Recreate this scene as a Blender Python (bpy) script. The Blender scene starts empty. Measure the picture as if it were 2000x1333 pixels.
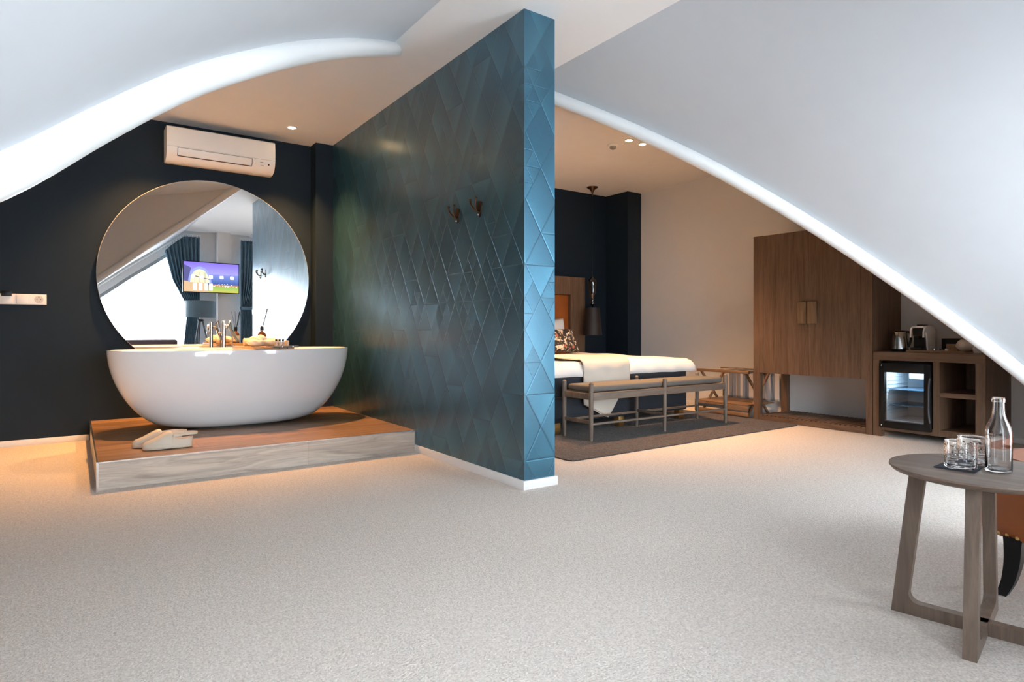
import bpy, bmesh, math, random
from mathutils import Vector, Matrix
PI = math.pi
random.seed(7)
C = bpy.context.scene.collection
S = bpy.context.scene

# ---------------------------------------------------------------- camera
F_PX = 1212.0
YAW = math.atan(853 / 1212)
EYE = 0.92
cd = bpy.data.cameras.new('camera'); cam = bpy.data.objects.new('camera', cd); C.objects.link(cam)
cd.sensor_width = 36; cd.lens = 36 * F_PX / 2000
cd.shift_y = -(666.5 - 646) / 2000
cd.clip_start = 0.02
cam.location = (0, 0, EYE); cam.rotation_euler = (PI / 2, 0, -YAW)
S.camera = cam
# ---------------------------------------------------------------- daylight and exposure
SKY = 9.0
w = bpy.data.worlds.new('sky'); S.world = w; w.use_nodes = True
bg = w.node_tree.nodes['Background']
bg.inputs[0].default_value = (0.84, 0.93, 1.0, 1); bg.inputs[1].default_value = SKY
S.view_settings.view_transform = 'Standard'; S.view_settings.look = 'None'
S.view_settings.gamma = 1; S.view_settings.use_curve_mapping = False
S.view_settings.exposure = 0.84

def portal(x0, x1, z0, z1, y):
    l = bpy.data.lights.new('window_portal', 'AREA'); l.shape = 'RECTANGLE'
    l.size = x1 - x0; l.size_y = z1 - z0; l.cycles.is_portal = True
    o = bpy.data.objects.new('window_portal', l); C.objects.link(o)
    o.location = ((x0 + x1) / 2, y, (z0 + z1) / 2); o.rotation_euler = (PI / 2, 0, PI)   # faces +Y
portal(-0.2, 1.95, 0.04, 2.6, -0.66)
portal(2.62, 4.68, 0.04, 2.6, -0.66)
# ---------------------------------------------------------------- node helpers
class NT:
    def __init__(s, name):
        s.m = bpy.data.materials.new(name); s.m.use_nodes = True
        s.t = s.m.node_tree; s.n = s.t.nodes; s.b = s.n['Principled BSDF']; s.o = s.n['Material Output']
    def add(s, typ, **kw):
        n = s.n.new(typ)
        for k, v in kw.items(): setattr(n, k, v)
        return n
    def link(s, a, b): s.t.links.new(a, b)
    def math(s, op, a, b=None, c=None):
        n = s.n.new('ShaderNodeMath'); n.operation = op
        for i, v in enumerate((a, b, c)):
            if v is None: continue
            if isinstance(v, (int, float)): n.inputs[i].default_value = v
            else: s.link(v, n.inputs[i])
        return n.outputs[0]
    def coord(s, kind='Object', scale=(1, 1, 1), loc=(0, 0, 0), rot=(0, 0, 0)):
        tc = s.n.new('ShaderNodeTexCoord'); mp = s.n.new('ShaderNodeMapping')
        s.link(tc.outputs[kind], mp.inputs[0]); mp.inputs['Scale'].default_value = scale
        mp.inputs['Location'].default_value = loc; mp.inputs['Rotation'].default_value = rot
        return mp.outputs[0]
    def noise(s, vec, scale=5, detail=4, rough=0.5, dist=0):
        n = s.n.new('ShaderNodeTexNoise'); s.link(vec, n.inputs['Vector'])
        n.inputs['Scale'].default_value = scale; n.inputs['Detail'].default_value = detail
        n.inputs['Roughness'].default_value = rough; n.inputs['Distortion'].default_value = dist
        return n
    def ramp(s, fac, stops):
        n = s.n.new('ShaderNodeValToRGB'); s.link(fac, n.inputs[0]); e = n.color_ramp.elements
        while len(e) < len(stops): e.new(0.5)
        for i, (p, c) in enumerate(stops): e[i].position = p; e[i].color = (*c, 1)
        return n.outputs[0]
    def mix(s, fac, a, b, blend='MIX'):
        n = s.n.new('ShaderNodeMix'); n.data_type = 'RGBA'; n.blend_type = blend
        for i, v in ((0, fac), (6, a), (7, b)):
            if isinstance(v, (int, float)): n.inputs[i].default_value = v
            elif isinstance(v, tuple): n.inputs[i].default_value = (*v, 1)
            else: s.link(v, n.inputs[i])
        return n.outputs[2]
    def bump(s, h, strength=0.3, dist=0.01):
        n = s.n.new('ShaderNodeBump'); s.link(h, n.inputs['Height'])
        n.inputs['Strength'].default_value = strength; n.inputs['Distance'].default_value = dist
        s.link(n.outputs[0], s.b.inputs['Normal'])
    def base(s, c, rough=0.5, metal=0, **kw):
        if isinstance(c, tuple): s.b.inputs['Base Color'].default_value = (*c, 1)
        else: s.link(c, s.b.inputs['Base Color'])
        s.b.inputs['Roughness'].default_value = rough; s.b.inputs['Metallic'].default_value = metal
        for k, v in kw.items(): s.b.inputs[k.replace('_', ' ')].default_value = v
        return s

def plain(name, c, rough=0.5, metal=0, var=0.04, bump=0.0, bscale=60, **kw):
    m = NT(name); v = m.coord(); n = m.noise(v, 7, 3)
    lo = tuple(max(0, x * (1 - var)) for x in c); hi = tuple(min(1, x * (1 + var)) for x in c)
    m.base(m.ramp(n.outputs[0], [(0.3, lo), (0.7, hi)]), rough, metal, **kw)
    if bump: m.bump(m.noise(v, bscale, 3).outputs[0], bump, 0.002)
    return m.m
def wood(name, dark, light, axis='z', rough=0.5, scale=1.0, bump=0.12):
    m = NT(name)
    st = {'x': (0.6, 9, 9), 'y': (9, 0.6, 9), 'z': (9, 9, 0.6)}[axis]
    v = m.coord(scale=tuple(a * scale for a in st))
    n1 = m.noise(v, 2.2, 6, 0.62, 1.2); n2 = m.noise(v, 14, 4, 0.6)
    f = m.math('ADD', m.math('MULTIPLY', n1.outputs[0], 0.7), m.math('MULTIPLY', n2.outputs[0], 0.3))
    mid = tuple((a + b) / 2 for a, b in zip(dark, light))
    m.base(m.ramp(f, [(0.32, dark), (0.5, mid), (0.68, light)]), rough)
    m.bump(n2.outputs[0], bump, 0.002)
    return m.m
def glow(name, c, strength):
    m = NT(name); e = m.n.new('ShaderNodeEmission'); e.inputs[0].default_value = (*c, 1); e.inputs[1].default_value = strength
    m.link(e.outputs[0], m.o.inputs[0]); return m.m
def clear_glass(name, tint=(1, 1, 1), ior=1.45, rough=0.0):
    m = NT(name); m.base(tint, rough, 0); m.b.inputs['Transmission Weight'].default_value = 1; m.b.inputs['IOR'].default_value = ior
    return m.m
def pane_mat(name):
    m = NT(name); tr = m.n.new('ShaderNodeBsdfTransparent'); gl = m.n.new('ShaderNodeBsdfGlossy'); mx = m.n.new('ShaderNodeMixShader')
    gl.inputs['Roughness'].default_value = 0.02; fr = m.n.new('ShaderNodeFresnel'); fr.inputs[0].default_value = 1.45
    m.link(m.math('MULTIPLY', fr.outputs[0], 0.7), mx.inputs[0]); m.link(tr.outputs[0], mx.inputs[1]); m.link(gl.outputs[0], mx.inputs[2]); m.link(mx.outputs[0], m.o.inputs[0])
    return m.m

def wallpaper_mat():
    """embossed triangle wallpaper: a triangle lattice with merged and subdivided cells"""
    m = NT('teal_wallpaper')
    tc = m.n.new('ShaderNodeTexCoord'); sp = m.n.new('ShaderNodeSeparateXYZ'); m.link(tc.outputs['Object'], sp.inputs[0])
    u = m.math('ADD', sp.outputs[0], sp.outputs[1]); v = sp.outputs[2]
    def lattice(a, h, off, seed):
        uu = m.math('ADD', u, off); r = m.math('DIVIDE', m.math('ADD', v, off * 0.37), h)
        p = m.math('SUBTRACT', m.math('DIVIDE', uu, a), m.math('MULTIPLY', r, 0.5))
        q = m.math('ADD', p, r)
        fl = [m.math('FLOOR', x) for x in (p, q, r)]; fr = [m.math('FRACT', x) for x in (p, q, r)]
        cv = m.n.new('ShaderNodeCombineXYZ'); m.link(fl[0], cv.inputs[0]); m.link(fl[1], cv.inputs[1]); cv.inputs[2].default_value = seed
        wn = m.n.new('ShaderNodeTexWhiteNoise'); wn.noise_dimensions = '3D'; m.link(cv.outputs[0], wn.inputs[0])
        split = m.math('GREATER_THAN', wn.outputs[0], 0.55)
        cv2 = m.n.new('ShaderNodeCombineXYZ'); m.link(fl[0], cv2.inputs[0]); m.link(fl[1], cv2.inputs[1])
        m.link(m.math('ADD', m.math('MULTIPLY', fl[2], split), seed + 3.3), cv2.inputs[2])
        wn2 = m.n.new('ShaderNodeTexWhiteNoise'); wn2.noise_dimensions = '3D'; m.link(cv2.outputs[0], wn2.inputs[0])
        sel = wn2.outputs[0]
        s0 = m.math('LESS_THAN', sel, 0.4); s1 = m.math('MULTIPLY', m.math('GREATER_THAN', sel, 0.4), m.math('LESS_THAN', sel, 0.8)); s2 = m.math('MULTIPLY', m.math('GREATER_THAN', sel, 0.8), split)
        h_ = m.math('ADD', m.math('ADD', m.math('MULTIPLY', fr[0], s0), m.math('MULTIPLY', m.math('SUBTRACT', 1.0, fr[1]), s1)), m.math('MULTIPLY', fr[2], s2))
        e1 = m.math('MINIMUM', m.math('MINIMUM', fr[0], m.math('SUBTRACT', 1.0, fr[0])), m.math('MINIMUM', fr[1], m.math('SUBTRACT', 1.0, fr[1])))
        e2 = m.math('ADD', m.math('MINIMUM', fr[2], m.math('SUBTRACT', 1.0, fr[2])), m.math('SUBTRACT', 1.0, split))
        groove = m.math('MULTIPLY', m.math('SUBTRACT', 1.0, m.math('MINIMUM', m.math('DIVIDE', m.math('MINIMUM', e1, e2), 0.035), 1.0)), 0.2)
        return m.math('SUBTRACT', m.math('MULTIPLY', h_, 0.75), groove), wn.outputs[0]
    hA, wA = lattice(0.226, 0.19, 0.07, 1.0)
    hB, wB = lattice(0.113, 0.095, 0.07, 9.0)
    pick = m.math('GREATER_THAN', wA, 0.74)
    h = m.math('ADD', m.math('MULTIPLY', hA, m.math('SUBTRACT', 1.0, pick)), m.math('MULTIPLY', m.math('MULTIPLY', hB, 0.6), pick))
    h2 = m.math('ADD', h, m.math('MULTIPLY', hB, 0.05))
    grain = m.noise(m.coord(), 160, 2)
    hh = m.math('ADD', h2, m.math('MULTIPLY', grain.outputs[0], 0.06))
    m.base(m.ramp(h2, [(0.0, (0.036, 0.130, 0.20)), (0.55, (0.048, 0.170, 0.255)), (1.0, (0.070, 0.225, 0.32))]), 0.45, 0.88)
    m.b.inputs['Coat Weight'].default_value = 0.9; m.b.inputs['Coat Roughness'].default_value = 0.24
    m.b.inputs['Specular IOR Level'].default_value = 0.6
    m.bump(hh, 0.9, 0.008)
    return m.m

def carpet_mat(name, lo, hi, scale=230, strength=0.9):
    m = NT(name); v = m.coord('Object')
    n1 = m.noise(v, scale, 3, 0.6); n2 = m.noise(v, 2.0, 2); n3 = m.noise(v, scale * 0.35, 2)
    f = m.math('ADD', m.math('MULTIPLY', n1.outputs[0], 0.75), m.math('MULTIPLY', n3.outputs[0], 0.25))
    col = m.ramp(f, [(0.36, lo), (0.62, hi)])
    col = m.mix(m.math('MULTIPLY', n2.outputs[0], 0.10), col, (0.35, 0.3, 0.25))
    m.base(col, 0.95); m.b.inputs['Specular IOR Level'].default_value = 0.1
    m.b.inputs['Sheen Weight'].default_value = 0.15
    m.bump(f, strength, 0.012)
    return m.m

def plank_mat(name, dark, light, wid, length, rough=0.32, shift=0.0):
    """wood-look tiles, joints along x"""
    m = NT(name); tc = m.coord('Object', loc=(shift, 0, 0))
    br = m.n.new('ShaderNodeTexBrick'); m.link(tc, br.inputs['Vector'])
    br.inputs['Scale'].default_value = 1; br.inputs['Brick Width'].default_value = length; br.inputs['Row Height'].default_value = wid
    br.inputs['Mortar Size'].default_value = 0.0015; br.inputs['Color1'].default_value = (0.25, 0.25, 0.25, 1); br.inputs['Color2'].default_value = (0.75, 0.75, 0.75, 1)
    br.inputs['Mortar'].default_value = (0.0, 0.0, 0.0, 1); br.offset = 0.37
    v = m.coord('Object', scale=(0.7, 9, 9)); n1 = m.noise(v, 2.2, 6, 0.62, 1.8)
    f = m.math('ADD', m.math('MULTIPLY', n1.outputs[0], 0.8), m.math('MULTIPLY', m.math('SUBTRACT', br.outputs[0], 0.5), 0.42))
    mid = tuple((a + b) / 2 for a, b in zip(dark, light))
    col = m.ramp(f, [(0.26, dark), (0.42, mid), (0.60, light)])
    col = m.mix(br.outputs['Fac'], col, (0.12, 0.10, 0.085))
    m.base(col, rough); m.bump(f, 0.05, 0.002)
    return m.m

M = {}
M['white'] = plain('white_plaster', (0.74, 0.735, 0.73), 0.7, bump=0.02, var=0.01)
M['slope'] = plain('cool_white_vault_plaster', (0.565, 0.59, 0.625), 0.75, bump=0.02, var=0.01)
M['white_gloss'] = plain('white_lacquer', (0.76, 0.77, 0.77), 0.35, var=0.01)
M['skirting'] = plain('white_skirting', (0.82, 0.80, 0.79), 0.4, var=0.01)
M['navy_wall'] = plain('dark_blue_paint', (0.0075, 0.017, 0.029), 0.6, bump=0.03, var=0.05, Specular_IOR_Level=0.25)
M['wallpaper'] = wallpaper_mat()
M['carpet'] = carpet_mat('beige_carpet', (0.63, 0.56, 0.50), (0.93, 0.855, 0.78), 130, 0.8)
M['rug'] = carpet_mat('brown_rug', (0.012, 0.009, 0.008), (0.115, 0.092, 0.08), 75, 1.0)
M['oak'] = wood('smoked_oak_z', (0.078, 0.041, 0.023), (0.205, 0.122, 0.074), 'z')
M['oak_y'] = wood('smoked_oak_y', (0.078, 0.041, 0.023), (0.205, 0.122, 0.074), 'y')
M['oak_x'] = wood('smoked_oak_x', (0.078, 0.041, 0.023), (0.205, 0.122, 0.074), 'x')
M['handle_wood'] = wood('handle_oak', (0.13, 0.075, 0.038), (0.27, 0.17, 0.095), 'z')
M['grey_oak'] = wood('greyed_oak', (0.115, 0.088, 0.068), (0.225, 0.178, 0.142), 'z')
M['grey_oak_x'] = wood('greyed_oak_x', (0.115, 0.088, 0.068), (0.225, 0.178, 0.142), 'x')
M['table_wood'] = wood('walnut_table', (0.12, 0.082, 0.06), (0.29, 0.205, 0.155), 'y', 0.42)
M['table_leg_wood'] = wood('walnut_table_legs', (0.13, 0.09, 0.066), (0.26, 0.19, 0.145), 'z', 0.42)
M['tray_wood'] = wood('tray_wood', (0.26, 0.15, 0.07), (0.45, 0.28, 0.15), 'y', 0.45)
M['rack_wood'] = wood('rack_wood', (0.13, 0.07, 0.035), (0.30, 0.18, 0.10), 'y', 0.45)
M['plat_top'] = plank_mat('lamp_warmed_tiles', (0.11, 0.06, 0.033), (0.44, 0.27, 0.155), 0.20, 1.2)  # orange warmth of the ceiling spots is painted into the brown
M['plat_front'] = plank_mat('window_lit_tiles', (0.24, 0.19, 0.155), (0.62, 0.54, 0.46), 0.30, 1.3, 0.32, -0.673)  # front tiles made paler, with the window light in their colour
M['steel'] = plain('brushed_steel', (0.62, 0.62, 0.62), 0.22, 1.0)
M['trim_metal'] = plain('metal_edge', (0.80, 0.80, 0.80), 0.25, 1.0)
M['brass'] = plain('brass', (0.78, 0.52, 0.20), 0.28, 1.0)
M['bronze'] = plain('dark_bronze', (0.09, 0.055, 0.035), 0.3, 1.0)
M['ceramic'] = plain('white_acrylic', (0.88, 0.90, 0.93), 0.08, var=0.005, Coat_Weight=0.5)
M['plastic_white'] = plain('white_plastic', (0.88, 0.84, 0.80), 0.35, var=0.01)
M['dark'] = plain('black_plastic', (0.007, 0.007, 0.008), 0.4, Specular_IOR_Level=0.3)
M['slot'] = plain('dark_slot', (0.02, 0.018, 0.016), 0.6)
M['grey_print'] = plain('grey_print', (0.25, 0.24, 0.23), 0.6)
M['mirror'] = NT('mirror_silver').base((0.93, 0.94, 0.94), 0.0, 1.0).m
M['mirror_back'] = plain('mirror_backing', (0.6, 0.62, 0.62), 0.4)
M['navy_fabric'] = plain('navy_fabric', (0.020, 0.026, 0.036), 0.8, bump=0.2, bscale=400)
M['linen'] = plain('white_linen', (0.80, 0.79, 0.78), 0.85, bump=0.25, bscale=35, var=0.02)
M['throw'] = plain('beige_throw', (0.66, 0.60, 0.52), 0.9, bump=0.4, bscale=260, var=0.04)
M['seat_grey'] = plain('grey_seat_cloth', (0.13, 0.125, 0.115), 0.7, bump=0.15, bscale=300)
M['leather'] = plain('cognac_leather', (0.36, 0.10, 0.022), 0.38, bump=0.15, bscale=90, var=0.1)
M['shade_black'] = plain('dark_shade_cloth', (0.012, 0.009, 0.010), 0.55, bump=0.1, bscale=300)
M['lamp_shade'] = plain('slate_shade_cloth', (0.12, 0.18, 0.22), 0.8)
M['black_glass'] = plain('black_glass', (0.008, 0.006, 0.005), 0.05, Coat_Weight=1.0)
M['amber'] = plain('amber_glass', (0.10, 0.035, 0.015), 0.08, Coat_Weight=1.0)
M['label_white'] = plain('pale_label', (0.62, 0.58, 0.53), 0.6)
M['towel'] = plain('cream_towel', (0.74, 0.66, 0.56), 0.95, bump=0.6, bscale=220)
M['slate'] = plain('slate_grey_lacquer', (0.10, 0.11, 0.13), 0.4)
M['clog'] = plain('cream_rubber', (0.66, 0.58, 0.47), 0.5, var=0.03)
M['curtain'] = plain('blue_curtain', (0.11, 0.20, 0.27), 0.85, bump=0.15, bscale=200, var=0.15)
M['frame_grey'] = plain('grey_window_frame', (0.30, 0.33, 0.35), 0.45)
M['sofa'] = plain('dark_mauve_cloth', (0.14, 0.09, 0.10), 0.85)
M['pane'] = pane_mat('window_glass')
M['glass'] = clear_glass('clear_glass')
M['fridge_pane'] = pane_mat('fridge_glass')
M['fridge_inner'] = plain('pale_blue_liner', (0.60, 0.70, 0.77), 0.35)
M['fridge_shelf'] = plain('blue_glass_shelf', (0.10, 0.22, 0.36), 0.15)
M['water'] = clear_glass('still_water', (1, 1, 1), 1.33)
M['bulb'] = glow('warm_bulb', (1.0, 0.72, 0.38), 40)
M['fridge_led'] = glow('fridge_led', (0.75, 0.9, 1.0), 3)
def cut_glass():
    m = NT('cut_crystal'); m.base((1, 1, 1), 0.0); m.b.inputs['Transmission Weight'].default_value = 1; m.b.inputs['IOR'].default_value = 1.5
    return m.m
M['crystal'] = cut_glass()
def stripes():
    m = NT('striped_canvas'); v = m.coord('Object'); sp = m.n.new('ShaderNodeSeparateXYZ'); m.link(v, sp.inputs[0])
    f = m.math('FRACT', m.math('MULTIPLY', sp.outputs[1], 9.5)); g = m.math('LESS_THAN', f, 0.45)
    m.base(m.mix(g, (0.62, 0.56, 0.52), (0.25, 0.26, 0.28)), 0.85); return m.m
M['stripes'] = stripes()
def floral():
    m = NT('floral_cloth'); v = m.coord('Object'); vo = m.n.new('ShaderNodeTexVoronoi'); m.link(v, vo.inputs['Vector']); vo.inputs['Scale'].default_value = 11
    n = m.noise(v, 11, 3, 0.55, 2.2)
    a = m.ramp(n.outputs[0], [(0.46, (0.022, 0.018, 0.022)), (0.54, (0.05, 0.055, 0.035)), (0.575, (0.62, 0.55, 0.47)), (0.66, (0.66, 0.58, 0.50)), (0.72, (0.16, 0.04, 0.04))])
    b = m.ramp(vo.outputs['Distance'], [(0.18, (0.33, 0.12, 0.09)), (0.26, (0.05, 0.03, 0.035))])
    f = m.math('LESS_THAN', vo.outputs['Distance'], 0.24)
    m.base(m.mix(f, a, b), 0.85); return m.m
M['floral'] = floral()

# ---------------------------------------------------------------- mesh helpers
class MB:
    def __init__(s): s.b = bmesh.new()
    def _merge(s, b2, mat=None):
        me = bpy.data.meshes.new('t'); b2.to_mesh(me); b2.free()
        if mat is not None: me.transform(mat)
        s.b.from_mesh(me); bpy.data.meshes.remove(me)
    def box(s, x0, x1, y0, y1, z0, z1, bev=0.0, seg=2, mat=None):
        b = bmesh.new(); bmesh.ops.create_cube(b, size=1)
        for v in b.verts: v.co = Vector(((x0 + x1) / 2 + v.co.x * (x1 - x0), (y0 + y1) / 2 + v.co.y * (y1 - y0), (z0 + z1) / 2 + v.co.z * (z1 - z0)))
        if bev: bmesh.ops.bevel(b, geom=b.edges[:], offset=bev, segments=seg, profile=0.5, affect='EDGES')
        s._merge(b, mat); return s
    def bar(s, p0, p1, w, d, bev=0.0, up=(0, 0, 1)):
        p0, p1 = Vector(p0), Vector(p1); a = p1 - p0; L = a.length; z = a.normalized(); u = Vector(up)
        if abs(z.dot(u)) > 0.98: u = Vector((1, 0, 0))
        x = u.cross(z).normalized(); y = z.cross(x)
        R = Matrix((x, y, z)).transposed().to_4x4(); R.translation = p0
        return s.box(-w / 2, w / 2, -d / 2, d / 2, 0, L, bev, mat=R)
    def loft(s, rings, cap0=True, cap1=True, closed=True):
        vs = [[s.b.verts.new(p) for p in r] for r in rings]; n = len(rings[0])
        for i in range(len(vs) - 1):
            for j in range(n if closed else n - 1):
                k = (j + 1) % n
                try: s.b.faces.new((vs[i][j], vs[i][k], vs[i + 1][k], vs[i + 1][j]))
                except ValueError: pass
        if cap0: s.b.faces.new(list(reversed(vs[0])))
        if cap1: s.b.faces.new(vs[-1])
        return s
    def lathe(s, prof, c=(0, 0, 0), n=32, cap0=True, cap1=True, mat=None):
        b = MB(); cx, cy, cz = c
        b.loft([[(cx + r * math.cos(2 * PI * j / n), cy + r * math.sin(2 * PI * j / n), cz + z) for j in range(n)] for r, z in prof], cap0, cap1)
        s._merge(b.b, mat); return s
    def cyl(s, p0, p1, r0, r1=None, n=20):
        r1 = r0 if r1 is None else r1; p0, p1 = Vector(p0), Vector(p1); z = (p1 - p0).normalized()
        u = Vector((0, 0, 1)) if abs(z.z) < 0.95 else Vector((1, 0, 0)); x = u.cross(z).normalized(); y = z.cross(x)
        s.loft([[p + (x * math.cos(2 * PI * j / n) + y * math.sin(2 * PI * j / n)) * r for j in range(n)] for p, r in ((p0, r0), (p1, r1))]); return s
    def tube(s, pts, r, n=12, caps=True):
        pts = [Vector(p) for p in pts]; rings = []; N = None
        for i, p in enumerate(pts):
            t = (pts[min(i + 1, len(pts) - 1)] - pts[max(i - 1, 0)]).normalized()
            if N is None:
                N = Vector((0, 0, 1)) if abs(t.z) < 0.9 else Vector((1, 0, 0))
            N = (N - t * N.dot(t)).normalized(); B = t.cross(N)
            rr = r[i] if isinstance(r, (list, tuple)) else r
            rings.append([p + (N * math.cos(2 * PI * j / n) + B * math.sin(2 * PI * j / n)) * rr for j in range(n)])
        s.loft(rings, caps, caps); return s
    def prism(s, poly, axis, a, b_):
        """poly = 2D points, extruded along axis from a to b_"""
        def P(p, t): return {'x': (t, p[0], p[1]), 'y': (p[0], t, p[1]), 'z': (p[0], p[1], t)}[axis]
        s.loft([[P(p, a) for p in poly], [P(p, b_) for p in poly]]); return s
    def ball(s, c, r, seg=20, sc=(1, 1, 1), power=1.0):
        b = bmesh.new(); bmesh.ops.create_uvsphere(b, u_segments=seg, v_segments=seg // 2 + 2, radius=1)
        for v in b.verts:
            v.co = Vector((c[0] + v.co.x * r * sc[0], c[1] + v.co.y * r * sc[1], c[2] + v.co.z * r * sc[2]))
        s._merge(b); return s
    def grid(s, nu, nv, f):
        vs = [[s.b.verts.new(f(i / (nu - 1), j / (nv - 1))) for j in range(nv)] for i in range(nu)]
        for i in range(nu - 1):
            for j in range(nv - 1): s.b.faces.new((vs[i][j], vs[i + 1][j], vs[i + 1][j + 1], vs[i][j + 1]))
        return s
    def build(s, name, mat, parent=None, smooth=True, angle=35, solid=0, fix=True):
        if fix: bmesh.ops.recalc_face_normals(s.b, faces=s.b.faces[:])
        me = bpy.data.meshes.new(name); s.b.to_mesh(me); s.b.free()
        o = bpy.data.objects.new(name, me); C.objects.link(o)
        if parent is not None:
            wl = Vector((0, 0, 0)); p = parent
            while p is not None: wl += p.location; p = p.parent
            me.transform(Matrix.Translation(-wl)); o.parent = parent
        me.materials.append(M[mat] if isinstance(mat, str) else mat)
        if smooth:
            me.shade_smooth(); me.set_sharp_from_angle(angle=math.radians(angle))
        if solid:
            md = o.modifiers.new('thickness', 'SOLIDIFY'); md.thickness = solid; md.offset = 0
        return o

def thing(name, label, cat, loc, group=None):
    o = bpy.data.objects.new(name, None); C.objects.link(o); o.location = loc; o.empty_display_size = 0.05
    o['label'] = label; o['category'] = cat
    if group: o['group'] = group
    return o
def tag(o, label, cat, group=None):
    o['label'] = label; o['category'] = cat
    if group: o['group'] = group
    return o
def struct(o, label=None):
    o['kind'] = 'structure'
    if label: o['label'] = label
    return o
def copy_tree(o, parent=None, loc=None):
    c = o.copy(); C.objects.link(c)
    if parent is not None: c.parent = parent
    if loc is not None: c.location = loc
    for ch in list(o.children): copy_tree(ch, c)
    return c
def interp(x, pts):
    if x <= pts[0][0]: return pts[0][1]
    for (a, fa), (b, fb) in zip(pts, pts[1:]):
        if x <= b: return fa + (fb - fa) * (x - a) / (b - a)
    return pts[-1][1]
def spline(pts, n):
    """Catmull-Rom through pts"""
    P = [Vector(p) for p in pts]; out = []
    for i in range(len(P) - 1):
        p0 = P[max(i - 1, 0)]; p1 = P[i]; p2 = P[i + 1]; p3 = P[min(i + 2, len(P) - 1)]
        for k in range(n):
            t = k / n
            out.append(0.5 * ((2 * p1) + (p2 - p0) * t + (2 * p0 - 5 * p1 + 4 * p2 - p3) * t * t + (-p0 + 3 * p1 - 3 * p2 + p3) * t ** 3))
    out.append(P[-1]); return out
def rounded_rect(x0, x1, y0, y1, r, n=5):
    pts = []
    for cx, cy, a in ((x1 - r, y1 - r, 0), (x0 + r, y1 - r, 90), (x0 + r, y0 + r, 180), (x1 - r, y0 + r, 270)):
        for k in range(n + 1):
            t = math.radians(a + 90 * k / n); pts.append((cx + r * math.cos(t), cy + r * math.sin(t)))
    return pts

# ================================================================ SETTING
ZC = 2.78; YB = 6.30; XR = 6.286; XL = -1.30; YF = -0.50; PX0, PX1, PY0 = 2.118, 2.344, 2.887
struct(MB().box(XL - .1, XR + .1, YF - .3, YB + .1, -0.08, 0).build('floor', 'carpet', smooth=False), 'beige cut pile carpet')
struct(MB().box(XL - .1, XR + .1, YF - .3, YB + .1, ZC, ZC + .1).build('ceiling', 'white', smooth=False))
bk = MB().box(XL - .1, XR + .1, YB, YB + .1, 0, ZC).box(1.945, PX0, 6.135, YB, 0, ZC).box(6.03, XR, 5.885, YB, 0, ZC)
struct(bk.build('wall_back', 'navy_wall', smooth=False), 'dark blue back wall with two projecting columns')
struct(MB().box(XR, XR + .1, YF - .2, YB, 0, ZC).build('wall_right', 'white', smooth=False))
struct(MB().box(XL - .1, XL, YF - .2, YB, 0, ZC).build('wall_left', 'white', smooth=False))
struct(MB().box(PX0, PX1, PY0, YB, 0.05, ZC).build('wall_partition', 'wallpaper', smooth=False), 'teal partition wall papered in embossed triangles')
struct(MB().box(XL, 0.095, YB - .012, YB, 0, 0.048, .003).build('baseboard_back', 'skirting'))
pb = MB().box(PX0 - .014, PX1 + .014, PY0 - .014, YB, 0, 0.052, .002)
struct(pb.build('baseboard_partition', 'skirting'))
struct(MB().box(XR - .012, XR, 1.2, 5.88, 0, 0.045, .003).build('baseboard_right', 'skirting'))

# vault: the lower edge of the arch as space curves (x, y, z)
LE = [(-1.25, .56, -.10), (-1.0, .78, .25), (-.75, 1.0, .57), (-.5, 1.22, .84), (-.3, 1.41, 1.03), (-.12, 1.6, 1.18), (.055, 1.83, 1.379), (.281, 2.03, 1.60), (.552, 2.27, 1.82), (.809, 2.58, 2.032), (1.062, 2.87, 2.219), (1.299, 3.18, 2.397), (1.557, 3.55, 2.597), (1.79, 3.9, 2.782), (2.0, 4.22, 2.95)]
RE = [(2.5, 4.15, 2.93), (2.66, 3.95, 2.80), (2.76, 3.8, 2.715), (2.92, 3.58, 2.59), (3.27, 3.18, 2.33), (3.68, 2.75, 2.005), (4.13, 2.38, 1.65), (4.59, 1.98, 1.22), (4.98, 1.65, .83), (5.23, 1.43, .55), (5.5, 1.2, .22), (5.78, .98, -.12)]
RT = 0.047
def offset_curve(E, sgn, r):
    P = spline(E, 5); out = []
    for i, p in enumerate(P):
        t = P[min(i + 1, len(P) - 1)] - P[max(i - 1, 0)]; t.normalize()
        h = Vector((t.x, t.y, 0)).normalized(); side = Vector((-h.y, h.x, 0))
        n = t.cross(side); 
        if n.z < 0: n = -n
        out.append((p + n * r, n))
    return out
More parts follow.
